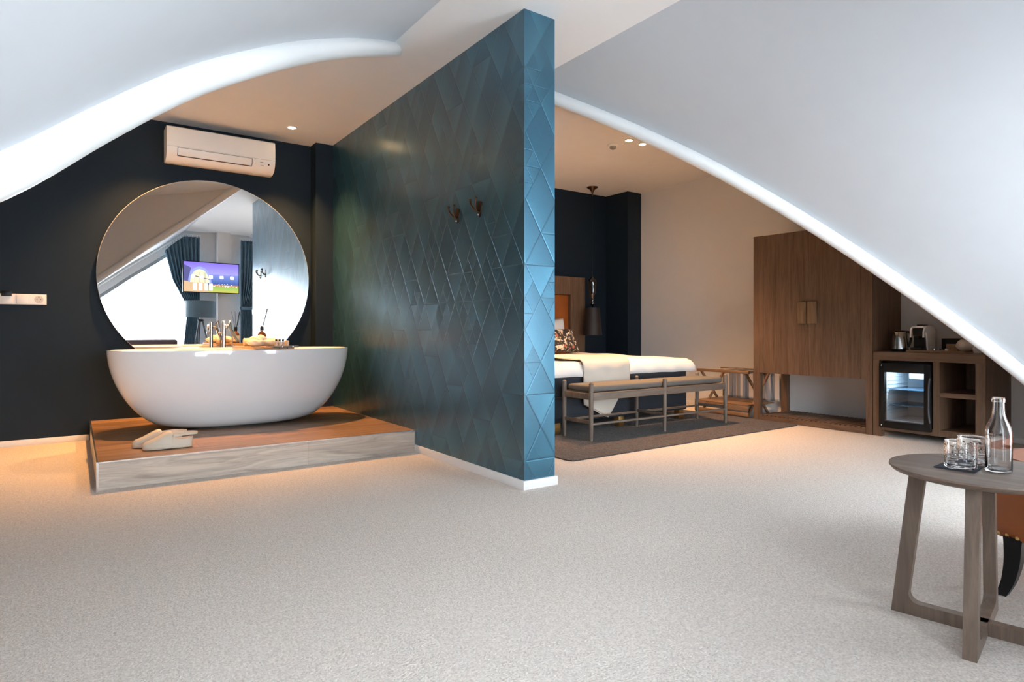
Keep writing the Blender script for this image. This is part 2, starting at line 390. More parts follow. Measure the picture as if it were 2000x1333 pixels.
for nm, E, sgn in (('left', LE, 1), ('right', RE, -1)):
    oc = offset_curve(E, sgn, RT); ctr = [a for a, b in oc]
    tb = MB().tube(ctr, RT, 24)
    struct(tb.build('trim_1' if nm == 'left' else 'trim_2', 'white_gloss'), 'rounded white bead along the %s arch edge' % nm)
    top = [a + b * 0.030 for a, b in oc]
    mb = MB(); nn = len(top)
    if nm == 'left':
        f = lambda i, j: (top[i].x, YF - .02 + (top[i].y - YF + .02) * j / 6, top[i].z)
    else:
        f = lambda i, j: (top[i].x, YF - .02 + (top[i].y - YF + .02) * j / 6, top[i].z)
    seam = 1.73 if nm == 'left' else 2.73
    # vault surface between floor and ceiling seam; below the ceiling plane only
    prof = [(p.x, p.y, p.z) for p in top]
    rows = []
    for (x, y, z) in prof:
        rows.append((x, y, min(z, ZC + .03)))
    vs = [[mb.b.verts.new((x, YF - .02 + (y - YF + .02) * j / 4, z)) for j in range(5)] for x, y, z in rows]
    for i in range(len(vs) - 1):
        for j in range(4): mb.b.faces.new((vs[i][j], vs[i + 1][j], vs[i + 1][j + 1], vs[i][j + 1]))
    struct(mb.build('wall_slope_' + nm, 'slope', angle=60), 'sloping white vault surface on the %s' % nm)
    # gable above the arch, facing the niche
    g = MB(); gp = [a + b * 0.02 for a, b in oc]
    lo = [g.b.verts.new(p) for p in gp]; hi = [g.b.verts.new((p.x, p.y, ZC + .05)) for p in gp]
    for i in range(len(gp) - 1):
        if gp[i].z < ZC or gp[i + 1].z < ZC: g.b.faces.new((lo[i], lo[i + 1], hi[i + 1], hi[i]))
    struct(g.build('wall_gable_' + nm, 'white', angle=60))
LT = [(a + b * 0.03) for a, b in offset_curve(LE, 1, RT)]; RTp = [(a + b * 0.03) for a, b in offset_curve(RE, -1, RT)]
profL = sorted([(p.x, p.z) for p in LT]); profR = sorted([(p.x, p.z) for p in RTp])
def vz(x):
    if x < 2.0: return min(ZC, interp(x, profL))
    if x > 2.5: return min(ZC, interp(x, profR))
    return ZC
# window wall with two arched openings
WIN = ((-0.16, 1.90), (2.66, 4.62))
SL = 0.06
def wtop(x): return max(SL, vz(x) - 0.20)
fw = MB(); xs = [XL + i * 0.05 for i in range(int((XR - XL) / 0.05) + 2)]
for a in WIN: xs += list(a)
xs = sorted(set(round(x, 4) for x in xs))
for x0, x1 in zip(xs, xs[1:]):
    xm = (x0 + x1) / 2
    if any(a <= xm <= b for a, b in WIN):
        for z0a, z0b, z1a, z1b in ((0, 0, SL, SL), (wtop(x0), wtop(x1), ZC, ZC)):
            p = [(x0, z0a), (x1, z0b), (x1, z1b), (x0, z1a)]
            fw.loft([[(q[0], YF - .18, q[1]) for q in p], [(q[0], YF, q[1]) for q in p]])
    else:
        fw.box(x0, x1, YF - .18, YF, 0, ZC)
bmesh.ops.remove_doubles(fw.b, verts=fw.b.verts[:], dist=1e-4)
struct(fw.build('wall_front', 'white', smooth=False))
struct(MB().box(2.20, 2.41, YF, YF + .22, 0, ZC).build('wall_pillar', 'white', smooth=False), 'white square pillar between the two windows')
for k, (a, b) in enumerate(WIN):
    e = bpy.data.objects.new('window_%d' % (k + 1), None); C.objects.link(e); e.location = ((a + b) / 2, YF - .08, SL); e['kind'] = 'structure'
    n = 40; X = [a + (b - a) * i / n for i in range(n + 1)]
    fr = MB()
    up = [(x, wtop(x)) for x in X]
    for (xa, za), (xb, zb) in zip(up, up[1:]):
        p = [(xa, za - .07), (xb, zb - .07), (xb, zb + .005), (xa, za + .005)]
        fr.loft([[(q[0], YF - .13, max(SL, q[1])) for q in p], [(q[0], YF - .05, max(SL, q[1])) for q in p]])
    for x in (a, b):
        if wtop(x) > .5: fr.box(x - .03, x + .03, YF - .13, YF - .05, SL, wtop(x))
    fr.box(a, b, YF - .13, YF - .05, SL, SL + .06)
    fr.build('window_frame', 'frame_grey', e, smooth=False)
    gm = MB(); gv = [[gm.b.verts.new((x, YF - .09, z)) for z in (SL + .02, max(SL + .03, wtop(x) - .02))] for x in X]
    for p, q in zip(gv, gv[1:]): gm.b.faces.new((p[0], q[0], q[1], p[1]))
    gm.build('pane', 'pane', e, smooth=False)

# ================================================================ BATHROOM NICHE
PZ = 0.161
t = thing('bath_platform', 'low wood-look tiled platform with metal edges carrying the white bathtub', 'platform', (1.11, 5.28, 0))
MB().box(.108, 2.116, 4.283, YB - .002, 0.002, PZ).build('tiled_top', 'plat_top', t, smooth=False)
o = MB().box(.108, 2.112, 4.275, 4.2835, 0.001, PZ - .004).build('riser', 'plat_front', t, smooth=False); o['label'] = 'front riser tiles, window light painted in as pale greige'
o = MB().box(.100, .108, 4.283, YB - .012, 0.001, PZ - .004).build('riser', 'plat_front', t, smooth=False)
e = MB(); e.box(.099, 2.115, 4.271, 4.281, PZ - .004, PZ + .003); e.box(.098, .110, 4.271, 4.281, .001, PZ + .002)
e.box(.098, .107, 4.27, YB - .002, PZ - .004, PZ + .003); e.box(2.103, 2.115, 4.271, 4.281, .001, PZ)
e.build('edge_strip', 'trim_metal', t, smooth=False)

# bathtub
BX, BY, RZ = 1.092, 5.45, 0.772
def sup(cx, cy, a, b, z, n=64, p=2.35):
    out = []
    for j in range(n):
        th = 2 * PI * j / n; c, s_ = math.cos(th), math.sin(th)
        out.append((cx + a * math.copysign(abs(c) ** (2 / p), c), cy + b * math.copysign(abs(s_) ** (2 / p), s_), z))
    return out
t = thing('bathtub', 'white freestanding oval bathtub standing on the tiled platform', 'bathtub', (BX, BY, PZ))
def prof_h(h, q=1.75): return (1 - (1 - h) ** q) ** (1 / q)
H0 = PZ + .012; rings = [sup(BX, BY, .46, .20, H0)]
for k in range(0, 19):
    h = k / 18; f = prof_h(h)
    rings.append(sup(BX, BY, .50 + .405 * f, .235 + .165 * f, H0 + .006 + (RZ - .012 - H0) * h))
rings.append(sup(BX, BY, .904, .399, RZ)); rings.append(sup(BX, BY, .885, .380, RZ + .001))
for k in range(0, 13):
    h = 1 - k / 12; f = prof_h(h)
    rings.append(sup(BX, BY, .47 + .41 * f, .20 + .177 * f, .30 + (RZ - .008 - .30) * h))
MB().loft(rings).build('shell', 'ceramic', t, angle=60)
MB().lathe([(.46, 0), (.46, .012)], (0, 0, 0), 40, mat=Matrix.Translation((BX, BY, PZ + .001)) @ Matrix.Diagonal((1, .45, 1, 1))).build('plinth', 'slot', t)
MB().lathe([(.03, 0), (.03, .004), (.02, .006)], (BX, BY, .302), 24).build('drain', 'steel', t)

# round mirror
MY = 6.24; MC = (1.026, 1.408); MR = .883
t = thing('round_mirror', 'large round frameless mirror on the dark blue wall behind the bathtub', 'mirror', (MC[0], MY, MC[1]))
def disc(y0, y1, r, n=128): return MB().loft([[(MC[0] + r * math.cos(2 * PI * j / n), y, MC[1] + r * math.sin(2 * PI * j / n)) for j in range(n)] for y in (y0, y1)])
disc(MY, MY + .004, MR - .003).build('mirror_glass', 'mirror', t, angle=30)
disc(MY + .0045, MY + .010, MR).build('rim', 'mirror_back', t, angle=30)
disc(MY + .010, YB, MR - .10).build('backing', 'mirror_back', t, angle=30)

# air conditioner
AX0, AX1, AZ0, AZ1 = .645, 1.545, 2.40, 2.70
t = thing('air_conditioner', 'white wall air conditioner mounted above the round mirror', 'air conditioner', ((AX0 + AX1) / 2, YB, 2.5))
pr = [(YB, AZ0 + .02), (YB, AZ1), (YB - .19, AZ1), (YB - .212, AZ1 - .012), (YB - .222, AZ1 - .08), (YB - .222, AZ1 - .17), (YB - .212, AZ1 - .225), (YB - .18, AZ1 - .272), (YB - .12, AZ0 + .005), (YB - .04, AZ0)]
MB().prism(pr, 'x', AX0, AX1).build('housing', 'plastic_white', t, angle=50)
sl = MB()
def acs(z):  # front surface y at height z
    return interp(z, sorted([(p[1], p[0]) for p in pr[3:9]]))
def strip(x0, x1, za, zb, off=.0012):
    n = 5; pts = []
    for i in range(n + 1):
        z = za + (zb - za) * i / n; pts.append((acs(z) - off, z))
    back = [(y + .004, z) for y, z in reversed(pts)]
    sl.prism(pts + back, 'x', x0, x1)
strip(AX0 + .085, AX1 - .205, AZ1 - .1875, AZ1 - .185)
strip(AX0 + .085, AX1 - .205, AZ1 - .256, AZ1 - .249)
strip(AX0 + .082, AX0 + .087, AZ1 - .254, AZ1 - .186); strip(AX1 - .207, AX1 - .202, AZ1 - .254, AZ1 - .186)
sl.build('louvre_gap', 'slot', t)
sl = MB(); strip(AX1 - .135, AX1 - .105, AZ1 - .213, AZ1 - .206); strip(AX1 - .13, AX1 - .10, AZ1 - .235, AZ1 - .2325); sl.build('printed_mark', 'grey_print', t)
MB().cyl((AX1 - .058, acs(AZ1 - .222) - .003, AZ1 - .222), (AX1 - .058, acs(AZ1 - .222) + .01, AZ1 - .222), .008).build('sensor', 'slot', t)
sl = MB(); strip(AX0 + .003, AX1 - .003, AZ1 - .181, AZ1 - .1795, .0006); sl.build('panel_seam', 'grey_print', t)

# sockets panel
t = thing('socket_panel', 'white strip of switches and a power socket on the dark blue wall', 'socket panel', (-.45, YB, 1.17))
MB().box(-.62, -.190, YB - .010, YB, 1.128, 1.212, .003).build('cover_plate', 'plastic_white', t)
for i, x in enumerate((-.565, -.440, -.345, -.240)):
    if i < 3:
        MB().box(x - .036, x + .036, YB - .016, YB - .009, 1.136, 1.204, .002).build('switch', 'plastic_white', t)
s_ = MB().cyl((-.240, YB - .0112, 1.170), (-.240, YB - .009, 1.170), .030, n=28); s_.build('socket', 'label_white', t)
h_ = MB()
for dx, dz in ((-.012, 0), (.012, 0), (0, .018), (0, -.018)): h_.cyl((-.240 + dx, YB - .0125, 1.170 + dz), (-.240 + dx, YB - .010, 1.170 + dz), .0035, n=10)
h_.build('contact_hole', 'slot', t)
tag(MB().box(-.474, -.410, YB - .030, YB - .0165, 1.192, 1.232, .003).build('card_reader', 'dark'), 'small black clip at the upper edge of the white socket panel', 'clip')

# wall hooks on the partition (double-prong)
def hook(y, z, label, flip):
    t = thing('wall_hook', label, 'hook', (PX0, y, z), 'coat hooks on the teal partition')
    MB().prism([(y - .022, z + .035), (y - .028, z + .01), (y - .008, z - .052), (y, z - .06), (y + .008, z - .052), (y + .028, z + .01), (y + .022, z + .035), (y, z + .045)], 'x', PX0 - .006, PX0 - .0002).build('back_plate', 'bronze', t)
    for sy in (-1, 1):
        m = MB(); pts = spline([(PX0 - .004, y, z - .02), (PX0 - .03, y + sy * .010, z - .015), (PX0 - .05, y + sy * .028, z + .018), (PX0 - .052, y + sy * .036, z + .045)], 4)
        m.tube(pts, [.007 - .00015 * i for i in range(len(pts))], 8); m.ball((PX0 - .052, y + sy * .036, z + .048), .0095, 10)
        m.build('prong', 'bronze', t)
    MB().ball((PX0 - .012, y, z - .045), .007, 10).build('stud', 'steel', t)
hook(3.645, 1.705, 'bronze coat hook on the teal partition, the one nearer the bathtub', 0)
hook(3.365, 1.705, 'bronze coat hook on the teal partition, the one nearer the wall end', 0)

# bath mixer
fx, fy = 1.07, 5.93
t = thing('bath_mixer', 'chrome freestanding bath mixer behind the tub', 'tap', (fx, fy, PZ))
MB().lathe([(.045, .001), (.045, .008), (.02, .012), (.0165, .02), (.0165, .84), (.014, .843)], (fx, fy, PZ), 24).build('column', 'steel', t)
m = MB(); m.tube(spline([(fx, fy, .965), (fx, fy - .08, .972), (fx, fy - .17, .965), (fx, fy - .185, .93)], 4), .0105, 12); m.build('spout', 'steel', t)
m = MB(); m.cyl((fx + .015, fy, .95), (fx + .045, fy, .95), .010); m.tube([(fx + .045, fy - .006, .99), (fx + .05, fy - .01, .94), (fx + .09, fy - .05, .855), (fx + .105, fy - .06, .832)], [.011, .012, .016, .017], 14)
m.build('hand_shower', 'steel', t)
m = MB(); m.tube(spline([(fx + .045, fy - .004, .99), (fx + .06, fy + .03, 1.0), (fx + .075, fy + .03, .80), (fx + .05, fy + .04, .55), (fx + .02, fy + .02, .45)], 5), .005, 8); m.build('hose', 'steel', t)
m = MB(); m.cyl((fx - .016, fy, .90), (fx - .04, fy, .90), .009); m.cyl((fx - .036, fy, .90), (fx - .036, fy, .945), .004); m.build('lever', 'steel', t)

# bath tray and what lies on it
TZ = RZ + .001
t = thing('bath_tray', 'wooden tray laid across the bathtub rim', 'tray', (1.27, 5.45, TZ))
m = MB()
for i in range(5): m.box(1.135 + i * .058, 1.135 + i * .058 + .052, 5.01, 5.88, TZ, TZ + .014, .003)
m.build('slats', 'tray_wood', t)
for y in (5.07, 5.80): MB().box(1.13, 1.42, y, y + .03, TZ + .0145, TZ + .022, .003).build('end_bar', 'tray_wood', t)
TT = TZ + .0142
def diffuser(x, y, label):
    t = thing('reed_diffuser', label, 'reed diffuser', (x, y, TT))
    MB().lathe([(.030, 0), (.036, .004), (.036, .090), (.030, .108), (.014, .124), (.013, .130)], (x, y, TT), 28).build('bottle', 'amber', t)
    MB().lathe([(.0155, .1305), (.0155, .168), (.008, .169)], (x, y, TT), 20).build('collar', 'dark', t)
    MB().lathe([(.0365, .022), (.0365, .080)], (x, y, TT), 28, False, False).build('paper_label', 'label_white', t)
    for dx, dy in ((.030, .012), (.038, -.01), (.045, .004), (.033, -.02), (-.035, .0), (-.012, .03)):
        MB().cyl((x + dx * .12, y + dy * .12, TT + .15), (x + dx * 1.15, y + dy * 1.15, TT + .325), .0019, n=6).build('reed', 'dark', t)
diffuser(1.335, 5.70, 'amber bottle with thin dark reeds standing on the bath tray')
# towels
def lump(mb, cx, cy, cz, rx, ry, rz, seed, amp=.12, n=28):
    rnd = random.Random(seed); ph = [rnd.uniform(0, 6.3) for _ in range(6)]
    b = bmesh.new(); bmesh.ops.create_uvsphere(b, u_segments=n, v_segments=n // 2, radius=1)
    for v in b.verts:
        x, y, z = v.co
        k = 1 + amp * math.sin(3 * x + ph[0]) * math.sin(4 * y + ph[1]) + amp * .6 * math.sin(7 * x + 5 * z + ph[2]) + amp * .3 * math.sin(11 * y + ph[3])
        zz = z if z > 0 else z * .98
        v.co = Vector((cx + x * k * rx, cy + y * k * ry, cz + max(-.93, zz) * rz * (k if z > 0 else 1)))
    mb._merge(b)
m = MB(); lump(m, 1.235, 5.36, TT + .046, .075, .10, .045, 3, .16); lump(m, 1.31, 5.30, TT + .036, .07, .08, .036, 5, .10); lump(m, 1.19, 5.30, TT + .034, .06, .07, .034, 8, .14)
m2 = m; o = m2.build('bath_towel', 'towel', angle=80); tag(o, 'crumpled cream towel lying on the bath tray', 'towel')
m = MB(); m.tube([(1.17, 5.62, TT + .034), (1.23, 5.62, TT + .034)], .0335, 20)
sp = [(1.169 - .001, 5.62 + .003 * a * math.cos(a), TT + .034 + .003 * a * math.sin(a)) for a in [i * .5 for i in range(2, 20)]]
m.tube(sp, .003, 6); tag(m.build('rolled_towel', 'towel'), 'small rolled cream towel behind the crumpled one on the bath tray', 'towel')
# three little bottles in a row
def small_bottle(x, y):
    t = thing('toiletry_bottle', 'one of three tiny clear bottles with black caps in a row on the bath tray', 'bottle', (x, y, TT), 'toiletry bottles on the bath tray')
    MB().lathe([(.010, 0), (.0115, .002), (.0115, .040), (.006, .046)], (x, y, TT), 16).build('body', 'label_white', t)
    MB().lathe([(.0085, .0465), (.0085, .062), (.006, .063)], (x, y, TT), 14).build('cap', 'dark', t)
    MB().lathe([(.0118, .030), (.0118, .034)], (x, y, TT), 16, False, False).build('band', 'dark', t)
    return t
b0 = small_bottle(1.325, 5.185); b0['label'] = 'left one of three tiny bottles with black caps on the bath tray, beside the towels'
for i, q in ((1, 'middle one of three tiny bottles with black caps on the bath tray'), (2, 'right one of three tiny bottles with black caps on the bath tray, beside the box')):
    c_ = copy_tree(b0, loc=(1.325 + .0255 * i, 5.185 - .004 * i, TT)); c_['label'] = q
tag(MB().box(1.395, 1.413, 5.13, 5.21, TT, TT + .052, .004).build('soap_box', 'label_white'), 'small upright cream box beside the tiny bottles on the bath tray', 'box')
t = thing('grooming_case', 'flat slate grey case lying over the front tub rim on the bath tray', 'case', (1.36, 5.03, TT))
MB().box(1.255, 1.45, 4.985, 5.06, TT, TT + .012, .004).build('case_body', 'slate', t)
for x in (1.32, 1.40): MB().cyl((x, 4.984, TT + .006), (x, 4.9805, TT + .006), .004, n=12).build('snap', 'steel', t)

# clogs
def clog(loc, rot, label):
    t = thing('clog', label, 'shoe', (0, 0, 0), 'cream clogs on the platform')
    L = .285
    wd = lambda s: interp(s, [(0, .012), (.05, .034), (.2, .050), (.38, .052), (.6, .040), (.8, .037), (.94, .030), (1, .012)])
    ht = lambda s: interp(s, [(0, .030), (.06, .050), (.2, .064), (.35, .088), (.48, .108), (.56, .110), (.62, .085)])
    def sec(s, w, h, z0=0.0, n=20):
        r = []
        for j in range(n):
            a = 2 * PI * j / n; c, q = math.cos(a), math.sin(a)
            y = w * math.copysign(abs(c) ** .8, c)
            z = z0 + (h * max(q, 0) ** .85 if q > 0 else -.0 * q) if q > 0 else z0 + max(-.012, q * .012)
            r.append((s * L, y, z))
        return r
    up = MB().loft([sec(s, wd(s), ht(s) - .018, .018) for s in [.0, .02, .05, .1, .16, .22, .3, .38, .44, .5, .55, .585, .60]])
    up.build('upper', 'clog', t, angle=70)
    so = MB()
    rr = []
    for z, k in ((0.0, .90), (.004, 1.0), (.022, 1.03), (.026, 1.0)):
        ring = []
        S_ = [0, .02, .06, .12, .2, .3, .4, .5, .6, .7, .8, .88, .94, .98, 1.0]
        for s in S_: ring.append((s * L, wd(s) * k, z + (.006 if .45 < s < .6 and z < .003 else 0)))
        for s in reversed(S_[1:-1]): ring.append((s * L, -wd(s) * k, z + (.006 if .45 < s < .6 and z < .003 else 0)))
        rr.append(ring)
    so.loft(rr); so.build('sole', 'clog', t, angle=60)
    hb = MB(); o_, i_ = [], []
    SS = [.58, .66, .74, .82, .9, .95, .985]
    pth = [(s, 1) for s in SS] + [(1.0, 0)] + [(s, -1) for s in reversed(SS)]
    rings_ = []
    for s, sg in pth:
        w_ = wd(s) * sg; top = interp(s, [(.58, .088), (.66, .060), (.8, .056), (1, .066)])
        k = .86
        rings_.append([(s * L, w_, .022), (s * L + (.002 if sg == 0 else 0), w_, top), ((s * L) - (.006 if sg == 0 else 0), w_ * k, top), (s * L - (.006 if sg == 0 else 0), w_ * k, .022)])
    hb.loft(rings_); hb.build('heel_rim', 'clog', t, angle=60)
    st = MB(); pts = spline([(.60 * L, .047, .082), (.85 * L, .050, .088), (1.06 * L, .03, .088), (1.10 * L, 0, .088), (1.06 * L, -.03, .088), (.85 * L, -.050, .088), (.60 * L, -.047, .082)], 4)
    st.loft([[(p.x, p.y, p.z - .007), (p.x, p.y, p.z + .007), (p.x - .003, p.y * .94, p.z + .007), (p.x - .003, p.y * .94, p.z - .007)] for p in pts]); st.build('heel_strap', 'clog', t, angle=60)
    t.location = loc; t.rotation_euler = (0, 0, rot)
clog((.345, 4.545, PZ + .0032), math.radians(-3), 'cream rubber clog on the platform corner, the one nearer the edge')
clog((.298, 4.682, PZ + .0032), math.radians(-8), 'cream rubber clog on the platform corner, the one nearer the bathtub')

# ================================================================ CEILING FIXTURES
def spot(x, y, label, power, group, size=.9):
    t = thing('ceiling_spot', label, 'spotlight', (x, y, ZC), group)
    MB().lathe([(.048, 0), (.048, -.004), (.036, -.006), (.034, -.001)], (x, y, ZC - .0005), 32, True, True).build('bezel', 'white_gloss', t)
    MB().lathe([(.024, -.0065), (.022, -.010), (.0, -.0105)], (x, y, ZC), 24, True, False).build('bulb', 'bulb', t)
    l = bpy.data.lights.new('spot_light', 'SPOT'); l.energy = power; l.color = (1.0, 0.48, 0.15) if x < 2 else (1.0, 0.54, 0.25); l.spot_size = math.radians(94); l.spot_blend = 1.0; l.shadow_soft_size = .02
    lo = bpy.data.objects.new('spot_light', l); C.objects.link(lo); lo.parent = t; lo.location = (0, 0, -.03)
G = 'recessed ceiling spots'
PW = 250
spot(1.62, 5.80, 'recessed ceiling spot in front of the air conditioner above the bathtub', PW, G)
spot(.52, 5.80, 'recessed ceiling spot hidden behind the arch at the left end of the bathtub', PW * .85, G)
spot(4.42, 4.297, 'brightest recessed ceiling spot beside the smoke detector', PW * .8, G)
spot(4.62, 4.306, 'recessed ceiling spot touching the right arch, away from the smoke detector', PW * .6, G)
spot(3.0, 5.4, 'added unseen ceiling spot above the bed, for even bedroom light', PW * .8, G)  # guessed extra lamp, out of view, added to even out the bedroom light
t = thing('smoke_detector', 'small round smoke detector on the bedroom ceiling beside the spots', 'smoke detector', (4.4, 4.498, ZC))
MB().lathe([(.052, 0), (.052, -.012), (.046, -.020)], (4.4, 4.498, ZC - .0005), 28).build('base', 'plastic_white', t)
MB().lathe([(.034, -.0205), (.028, -.040), (.012, -.048)], (4.4, 4.498, ZC), 24).build('chamber', 'grey_print', t)

# pendant lamp
px, py = 5.484, 5.98
t = thing('pendant_lamp', 'black pendant lamp with stacked glass beads hanging beside the bed', 'lamp', (px, py, ZC))
MB().lathe([(.075, 0), (.070, -.010), (.030, -.035), (.012, -.07), (.006, -.11)], (px, py, ZC - .0005), 28).build('canopy', 'bronze', t)
MB().cyl((px, py, ZC - .10), (px, py, 1.62), .0022, n=6).build('cable', 'dark', t)
MB().lathe([(.005, 1.66), (.008, 1.62), (.030, 1.60), (.055, 1.575), (.062, 1.54), (.048, 1.50), (.050, 1.46), (.040, 1.43), (.044, 1.40), (.030, 1.37), (.020, 1.33), (.018, 1.30), (.034, 1.28), (.034, 1.265), (.014, 1.24), (.012, 1.21)], (px, py, 0), 28).build('bead_stem', 'black_glass', t)
MB().lathe([(.092, 1.215), (.125, .86), (.122, .862), (.090, 1.213)], (px, py, 0), 40, False, False).build('lamp_shade', 'shade_black', t)
m = MB().lathe([(.016, 1.195), (.016, 1.12)], (px, py, 0), 16)
for k in range(3): a = 2 * PI * k / 3; m.cyl((px, py, 1.207), (px + .091 * math.cos(a), py + .091 * math.sin(a), 1.212), .002, n=6)
m.cyl((px, py, 1.24), (px, py, 1.19), .008); m.build('lamp_holder', 'dark', t)

# ================================================================ BEDROOM
pts = rounded_rect(2.83, 5.722, 3.305, 5.95, .05)
o = MB().prism(pts, 'z', .001, .010).build('area_rug', 'rug', smooth=False); tag(o, 'dark brown rug under the bed and bench', 'rug')
RG = .0105
BX0, BX1, BY0, BY1 = 3.42, 5.18, 4.215, 6.13
t = thing('bed', 'double bed with navy base, white duvet and gold block feet', 'bed', (4.3, 5.15, RG))
for x in (3.455, 4.24, 5.10):
    for y in (4.237, 6.0):
        MB().box(x - .035, x + .035, y - .02, y + .05, RG, .105, .003).build('leg', 'brass', t)
MB().box(BX0, BX1, BY0, BY1, .105, .318, .012).build('box_base', 'navy_fabric', t)
MB().box(BX0 + .012, BX1 - .012, BY0 + .012, BY1, .318, .335).build('gap_band', 'slot', t)
MB().box(BX0, BX1, BY0, BY1, .335, .545, .02).build('mattress', 'navy_fabric', t)
def drape(x0, x1, y0, y1, z, hl, hr, hf, r=.05, nx=70, ny=60, amp=.008, seed=1, puff=0.0, hem=None):
    rnd = random.Random(seed); ph = [rnd.uniform(0, 6.3) for _ in range(8)]
    W = (x1 - x0) + hl + hr; D = (y1 - y0) + hf
    def side(d):      # distance past the edge -> (outward, down)
        q = r * PI / 2
        if d <= 0: return 0.0, 0.0
        if d < q: return r * math.sin(d / r), r * (1 - math.cos(d / r))
        return r, r + (d - q)
    def f(u, v):
        a = -hl + u * W; b = -hf + v * D
        if hem and b < 0: b = max(b, -hem(x0 + a) if b < -hem(x0 + a) else b)
        ox = dz = oy = 0
        if a < 0: o1, dz1 = side(-a); ox = -o1; dz += dz1; xx = x0 + ox
        elif a > x1 - x0: o1, dz1 = side(a - (x1 - x0)); xx = x1 + o1; dz += dz1
        else: xx = x0 + a
        if b < 0: o2, dz2 = side(-b); yy = y0 - o2; dz = max(dz, dz2) if dz else dz2
        else: yy = y0 + b
        wv = amp * (math.sin(5 * xx + ph[0] + 2 * yy) + .7 * math.sin(9 * yy + ph[1] - 3 * xx) + .4 * math.sin(17 * xx + ph[2]))
        zz = z - dz + (wv if dz == 0 else wv * .4)
        if puff: zz += puff * math.sin(PI * min(1, max(0, (xx - x0) / (x1 - x0)))) ** .5 * (1 if dz == 0 else 0)
        if dz > r:
            yy -= abs(amp) * .8 * (1 + math.sin(22 * xx + ph[3])) if b < 0 else 0
            xx += (amp * .8 * (1 + math.sin(20 * yy + ph[4]))) * (-1 if a < 0 else (1 if a > x1 - x0 else 0))
        return (xx, yy, zz)
    return MB().grid(nx, ny, f)
d = drape(BX0 - .005, BX1 + .02, BY0 + .06, 5.85, .628, .34, .12, .165, r=.075, amp=.007, seed=4).build('duvet', 'linen', t, angle=180, solid=.022)
MB().box(BX0 + .02, BX1 - .02, 4.30, 6.0, .546, .612, .03).build('duvet_fill', 'linen', t)
# headboard
HB = [(3.08, 5.52)]
m = MB(); m.box(3.08, 3.33, 6.16, 6.24, .30, 1.62, .004); m.box(5.27, 5.52, 6.16, 6.24, .30, 1.62, .004); m.box(3.33, 5.27, 6.16, 6.24, 1.385, 1.62, .004)
m.box(3.15, 3.25, 6.20, 6.297, .0, .3); m.box(5.35, 5.45, 6.20, 6.297, .0, .3); m.box(3.10, 5.50, 6.24, 6.297, .30, 1.60)
m.build('headboard_frame', 'oak', t, smooth=False)
o = MB().box(3.332, 5.268, 6.205, 6.239, .35, 1.383, .012).build('headboard_panel', 'leather', t); o['label'] = 'cognac leather headboard panel'
def pillow(name, c, w, h, th, mat, label, tilt, rz=0, seed=0, group=None):
    b = bmesh.new(); bmesh.ops.create_grid(b, x_segments=24, y_segments=24, size=1)
    geo = []
    m = MB(); rnd = random.Random(seed)
    def f(sign):
        def g(u, v):
            a, q = u * 2 - 1, v * 2 - 1
            k = (1 - a ** 4) * (1 - q ** 4)
            sq = 1 - .10 * (1 - abs(a)) * abs(q) ** 2 ; sp_ = 1 - .10 * (1 - abs(q)) * abs(a) ** 2
            return (a * w / 2 * sp_, sign * th / 2 * max(k, 0) ** .55 + .004 * math.sin(9 * a + seed) * math.sin(7 * q) * sign, q * h / 2 * sq)
        return g
    b.free()
    m.grid(26, 26, f(1)); m.grid(26, 26, f(-1)); bmesh.ops.remove_doubles(m.b, verts=m.b.verts[:], dist=.0015)
    o = m.build(name, mat, angle=180)
    o.location = c; o.rotation_euler = (tilt, 0, rz); return tag(o, label, 'pillow' if 'pillow' in name else 'cushion', group)
T = math.radians
pillow('bed_pillow', (4.74, 6.02, .86), .66, .44, .17, 'linen', 'white pillow leaning on the headboard behind the patterned cushion', T(-14), 0, 2)
pillow('bed_pillow', (3.86, 6.02, .86), .66, .44, .17, 'linen', 'white pillow leaning on the headboard, hidden behind the teal partition', T(-14), 0, 5)
pillow('patterned_cushion', (4.72, 5.72, .800), .52, .31, .14, 'floral', 'dark floral cushion leaning on the white pillow', T(-28), T(4), 3)
# throw over bed end
def hem(x): return interp(x, [(3.70, .43), (4.02, .585), (4.16, .40), (4.30, .38)])
o = drape(3.72, 4.30, 4.243, 5.2, .662, 0, 0, .60, r=.07, nx=34, ny=70, amp=.005, seed=9, hem=hem).build('bed_throw', 'throw', angle=180, solid=.010)
tag(o, 'beige throw draped over the end of the bed', 'throw')

# bench
BNX = (3.457, 4.347, 5.232); BNY = (3.785, 4.125)
t = thing('bench', 'long wooden bench with grey seat pads at the foot of the bed', 'bench', (4.345, 3.955, RG))
for x in BNX:
    for y in BNY:
        MB().lathe([(.0135, 0), (.0185, .15), (.0195, .42), (.0175, .474), (.010, .482)], (x, y, RG), 16).build('leg', 'grey_oak', t)
for y in BNY:
    MB().box(BNX[0], BNX[2], y - .011, y + .011, .345, .405, .003).build('apron', 'grey_oak_x', t)
    m = MB().bar((BNX[0], y, .150), (BNX[2], y, .150), .032, .016, .003); m.build('stretcher', 'grey_oak_x', t)
for x in BNX:
    MB().box(x - .010, x + .010, BNY[0], BNY[1], .350, .400, .003).build('side_rail', 'grey_oak', t)
    MB().box(x - .009, x + .009, BNY[0], BNY[1], .150, .180, .003).build('cross_rung', 'grey_oak', t)
for a, b in ((BNX[0] + .022, BNX[1] - .006), (BNX[1] + .006, BNX[2] - .022)):
    m = MB(); m.box(a, b, BNY[0] + .014, BNY[1] - .014, .408, .462, .022, 4); m.build('seat_pad', 'seat_grey', t, angle=60)

